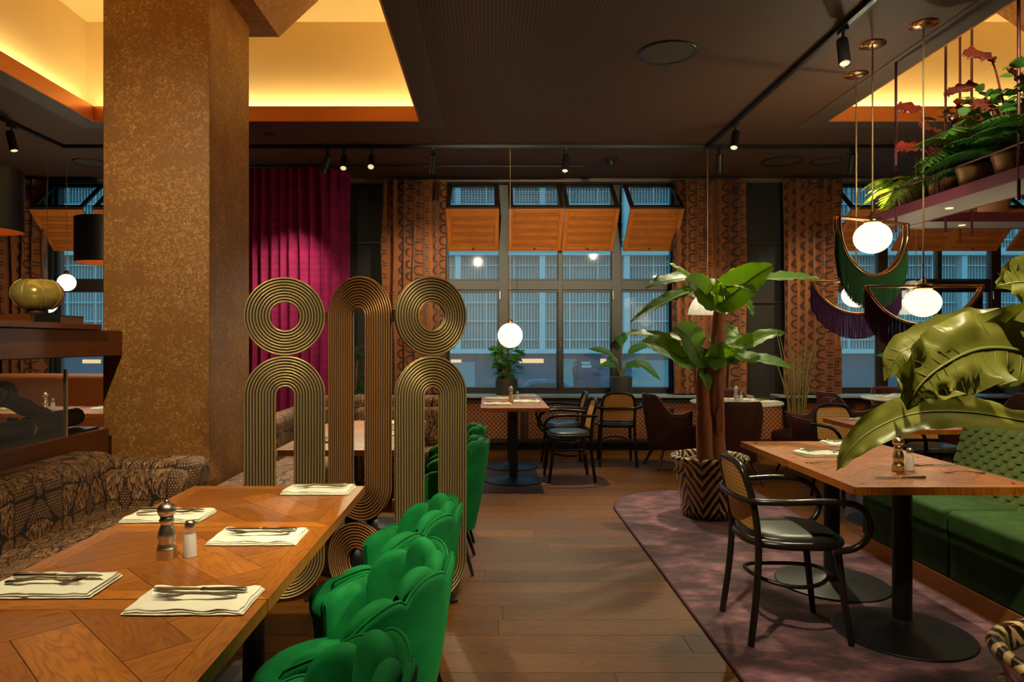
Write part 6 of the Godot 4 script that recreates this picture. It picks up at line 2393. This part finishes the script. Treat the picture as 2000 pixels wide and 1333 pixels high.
func globe_pendant(c: Vector3, r: float, label: String, energy := 0.4) -> void:
	var o := thing("globe_pendant", label, "pendant lamp", c, 0.0, "opal globe pendants")
	part(o, "globe_bulb", sphere_mesh(r, 1.0, 28, 16), M.globe)
	part(o, "lamp_cap", lt([Vector2(0.028, r * 0.96), Vector2(0.028, r + 0.03), Vector2(0.008, r + 0.04), Vector2(0.001, r + 0.04)], 16), M.brass)
	part(o, "cord", tb([Vector3(0, r + 0.03, 0), Vector3(0, CEIL - c.y, 0)], 0.0035, 6), M.cord)
	omni(o, Vector3.ZERO, energy, WARM, r * 0.8)

func glass_pendant(c: Vector3, label: String) -> void:
	var o := thing("glass_pendant", label, "pendant lamp", c, 0.0, "clear glass bell pendants")
	var prof := [Vector2(0.055, 0.16), Vector2(0.06, 0.12), Vector2(0.10, 0.06), Vector2(0.155, 0.0), Vector2(0.19, -0.08), Vector2(0.20, -0.14), Vector2(0.196, -0.14), Vector2(0.186, -0.08), Vector2(0.15, 0.0), Vector2(0.096, 0.058), Vector2(0.056, 0.118), Vector2(0.051, 0.16)]
	var wob := func(an: float, y: float) -> float: return 1.0 + 0.035 * cos(an * 14.0)
	var m := MB.new()
	prof.reverse()
	m.lathe(prof, 84, Vector3.ZERO, 1, 1, wob)
	part(o, "glass_bell", m.mesh(), M.shaker_glass)
	for k in 9:
		var a := TAU * k / 9
		part(o, "glass_ball", sphere_mesh(0.042, 1.0, 16, 10), M.shaker_glass, Vector3(cos(a) * 0.13, 0.09, sin(a) * 0.13))
	for k in 5:
		var a := TAU * k / 5
		part(o, "glass_ball", sphere_mesh(0.048, 1.0, 16, 10), M.shaker_glass, Vector3(cos(a) * 0.06, 0.19, sin(a) * 0.06))
	part(o, "lamp_bulb", sphere_mesh(0.055, 1.2, 18, 10), M.bulb_soft, Vector3(0, -0.02, 0))
	part(o, "socket", lt([Vector2(0.022, 0.04), Vector2(0.026, 0.06), Vector2(0.026, 0.15), Vector2(0.001, 0.16)], 14), M.brass)
	part(o, "cord", tb([Vector3(0, 0.15, 0), Vector3(0, CEIL - c.y, 0)], 0.0035, 6), M.cord)
	omni(o, Vector3(0, -0.02, 0), 0.22, WARM, 0.04)

func drum_pendant(c: Vector3, r: float, h: float, label: String) -> void:
	var o := thing("drum_pendant", label, "pendant lamp", c, 0.0, "black drum pendants")
	part(o, "drum_shade", lt([Vector2(r, 0), Vector2(r, h), Vector2(r - 0.004, h), Vector2(r - 0.004, 0), Vector2(r, 0)], 48), M.black)
	part(o, "copper_lining", lt([Vector2(r - 0.006, h - 0.002), Vector2(r - 0.006, 0.002)], 48), M.copper)
	part(o, "lamp_bulb", sphere_mesh(0.045, 1.1, 16, 10), M.bulb_soft, Vector3(0, h * 0.55, 0))
	part(o, "shade_spider", tb([Vector3(-r + 0.005, h - 0.02, 0), Vector3(r - 0.005, h - 0.02, 0)], 0.004, 6), M.black)
	part(o, "cord", tb([Vector3(0, h * 0.6, 0), Vector3(0, CEIL - c.y, 0)], 0.004, 6), M.black)
	omni(o, Vector3(0, h * 0.55, 0), 0.05, lin(1, 0.7, 0.35), 0.03)

func build_pendants() -> void:
	fringe_pendant(Vector3(2.665, CEIL, -4.78), 2.218, deg_to_rad(25), 0.355, 0.385, M.fringe_green, 0.23, 0.122, "brass half ring pendant with long green fringe")
	fringe_pendant(Vector3(2.84, CEIL, -5.32), 1.84, deg_to_rad(4), 0.36, 0.25, M.fringe_purple, 0.19, 0.105, "brass half ring pendant with purple fringe, partly behind the green one")
	fringe_pendant(Vector3(2.83, CEIL, -4.48), 1.735, deg_to_rad(-3), 0.368, 0.252, M.fringe_purple, 0.2, 0.105, "brass half ring pendant with purple fringe, foremost and lowest")
	globe_pendant(Vector3(0.215, 1.437, -7.30), 0.133, "glowing opal globe pendant above the window table")
	globe_pendant(Vector3(-4.72, 2.03, -7.65), 0.095, "glowing opal globe pendant above the orange booth, the higher one", 0.4)
	globe_pendant(Vector3(-4.76, 1.78, -7.38), 0.10, "glowing opal globe added for a lamp reflection just behind the amber glass vase", 0.4)  # a globe's reflection, modelled as an added glowing globe with its own light
	glass_pendant(Vector3(2.30, 1.80, -7.25), "clear glass bell pendant hanging behind the banana leaves")
	glass_pendant(Vector3(4.78, 1.82, -7.70), "clear glass bell pendant hanging over the far round table")
	drum_pendant(Vector3(-4.10, 2.27, -5.55), 0.28, 0.50, "black drum pendant nearer the ceiling recess, at the left")
	drum_pendant(Vector3(-3.90, 2.17, -7.0), 0.30, 0.45, "black drum pendant partly behind the plaster column")
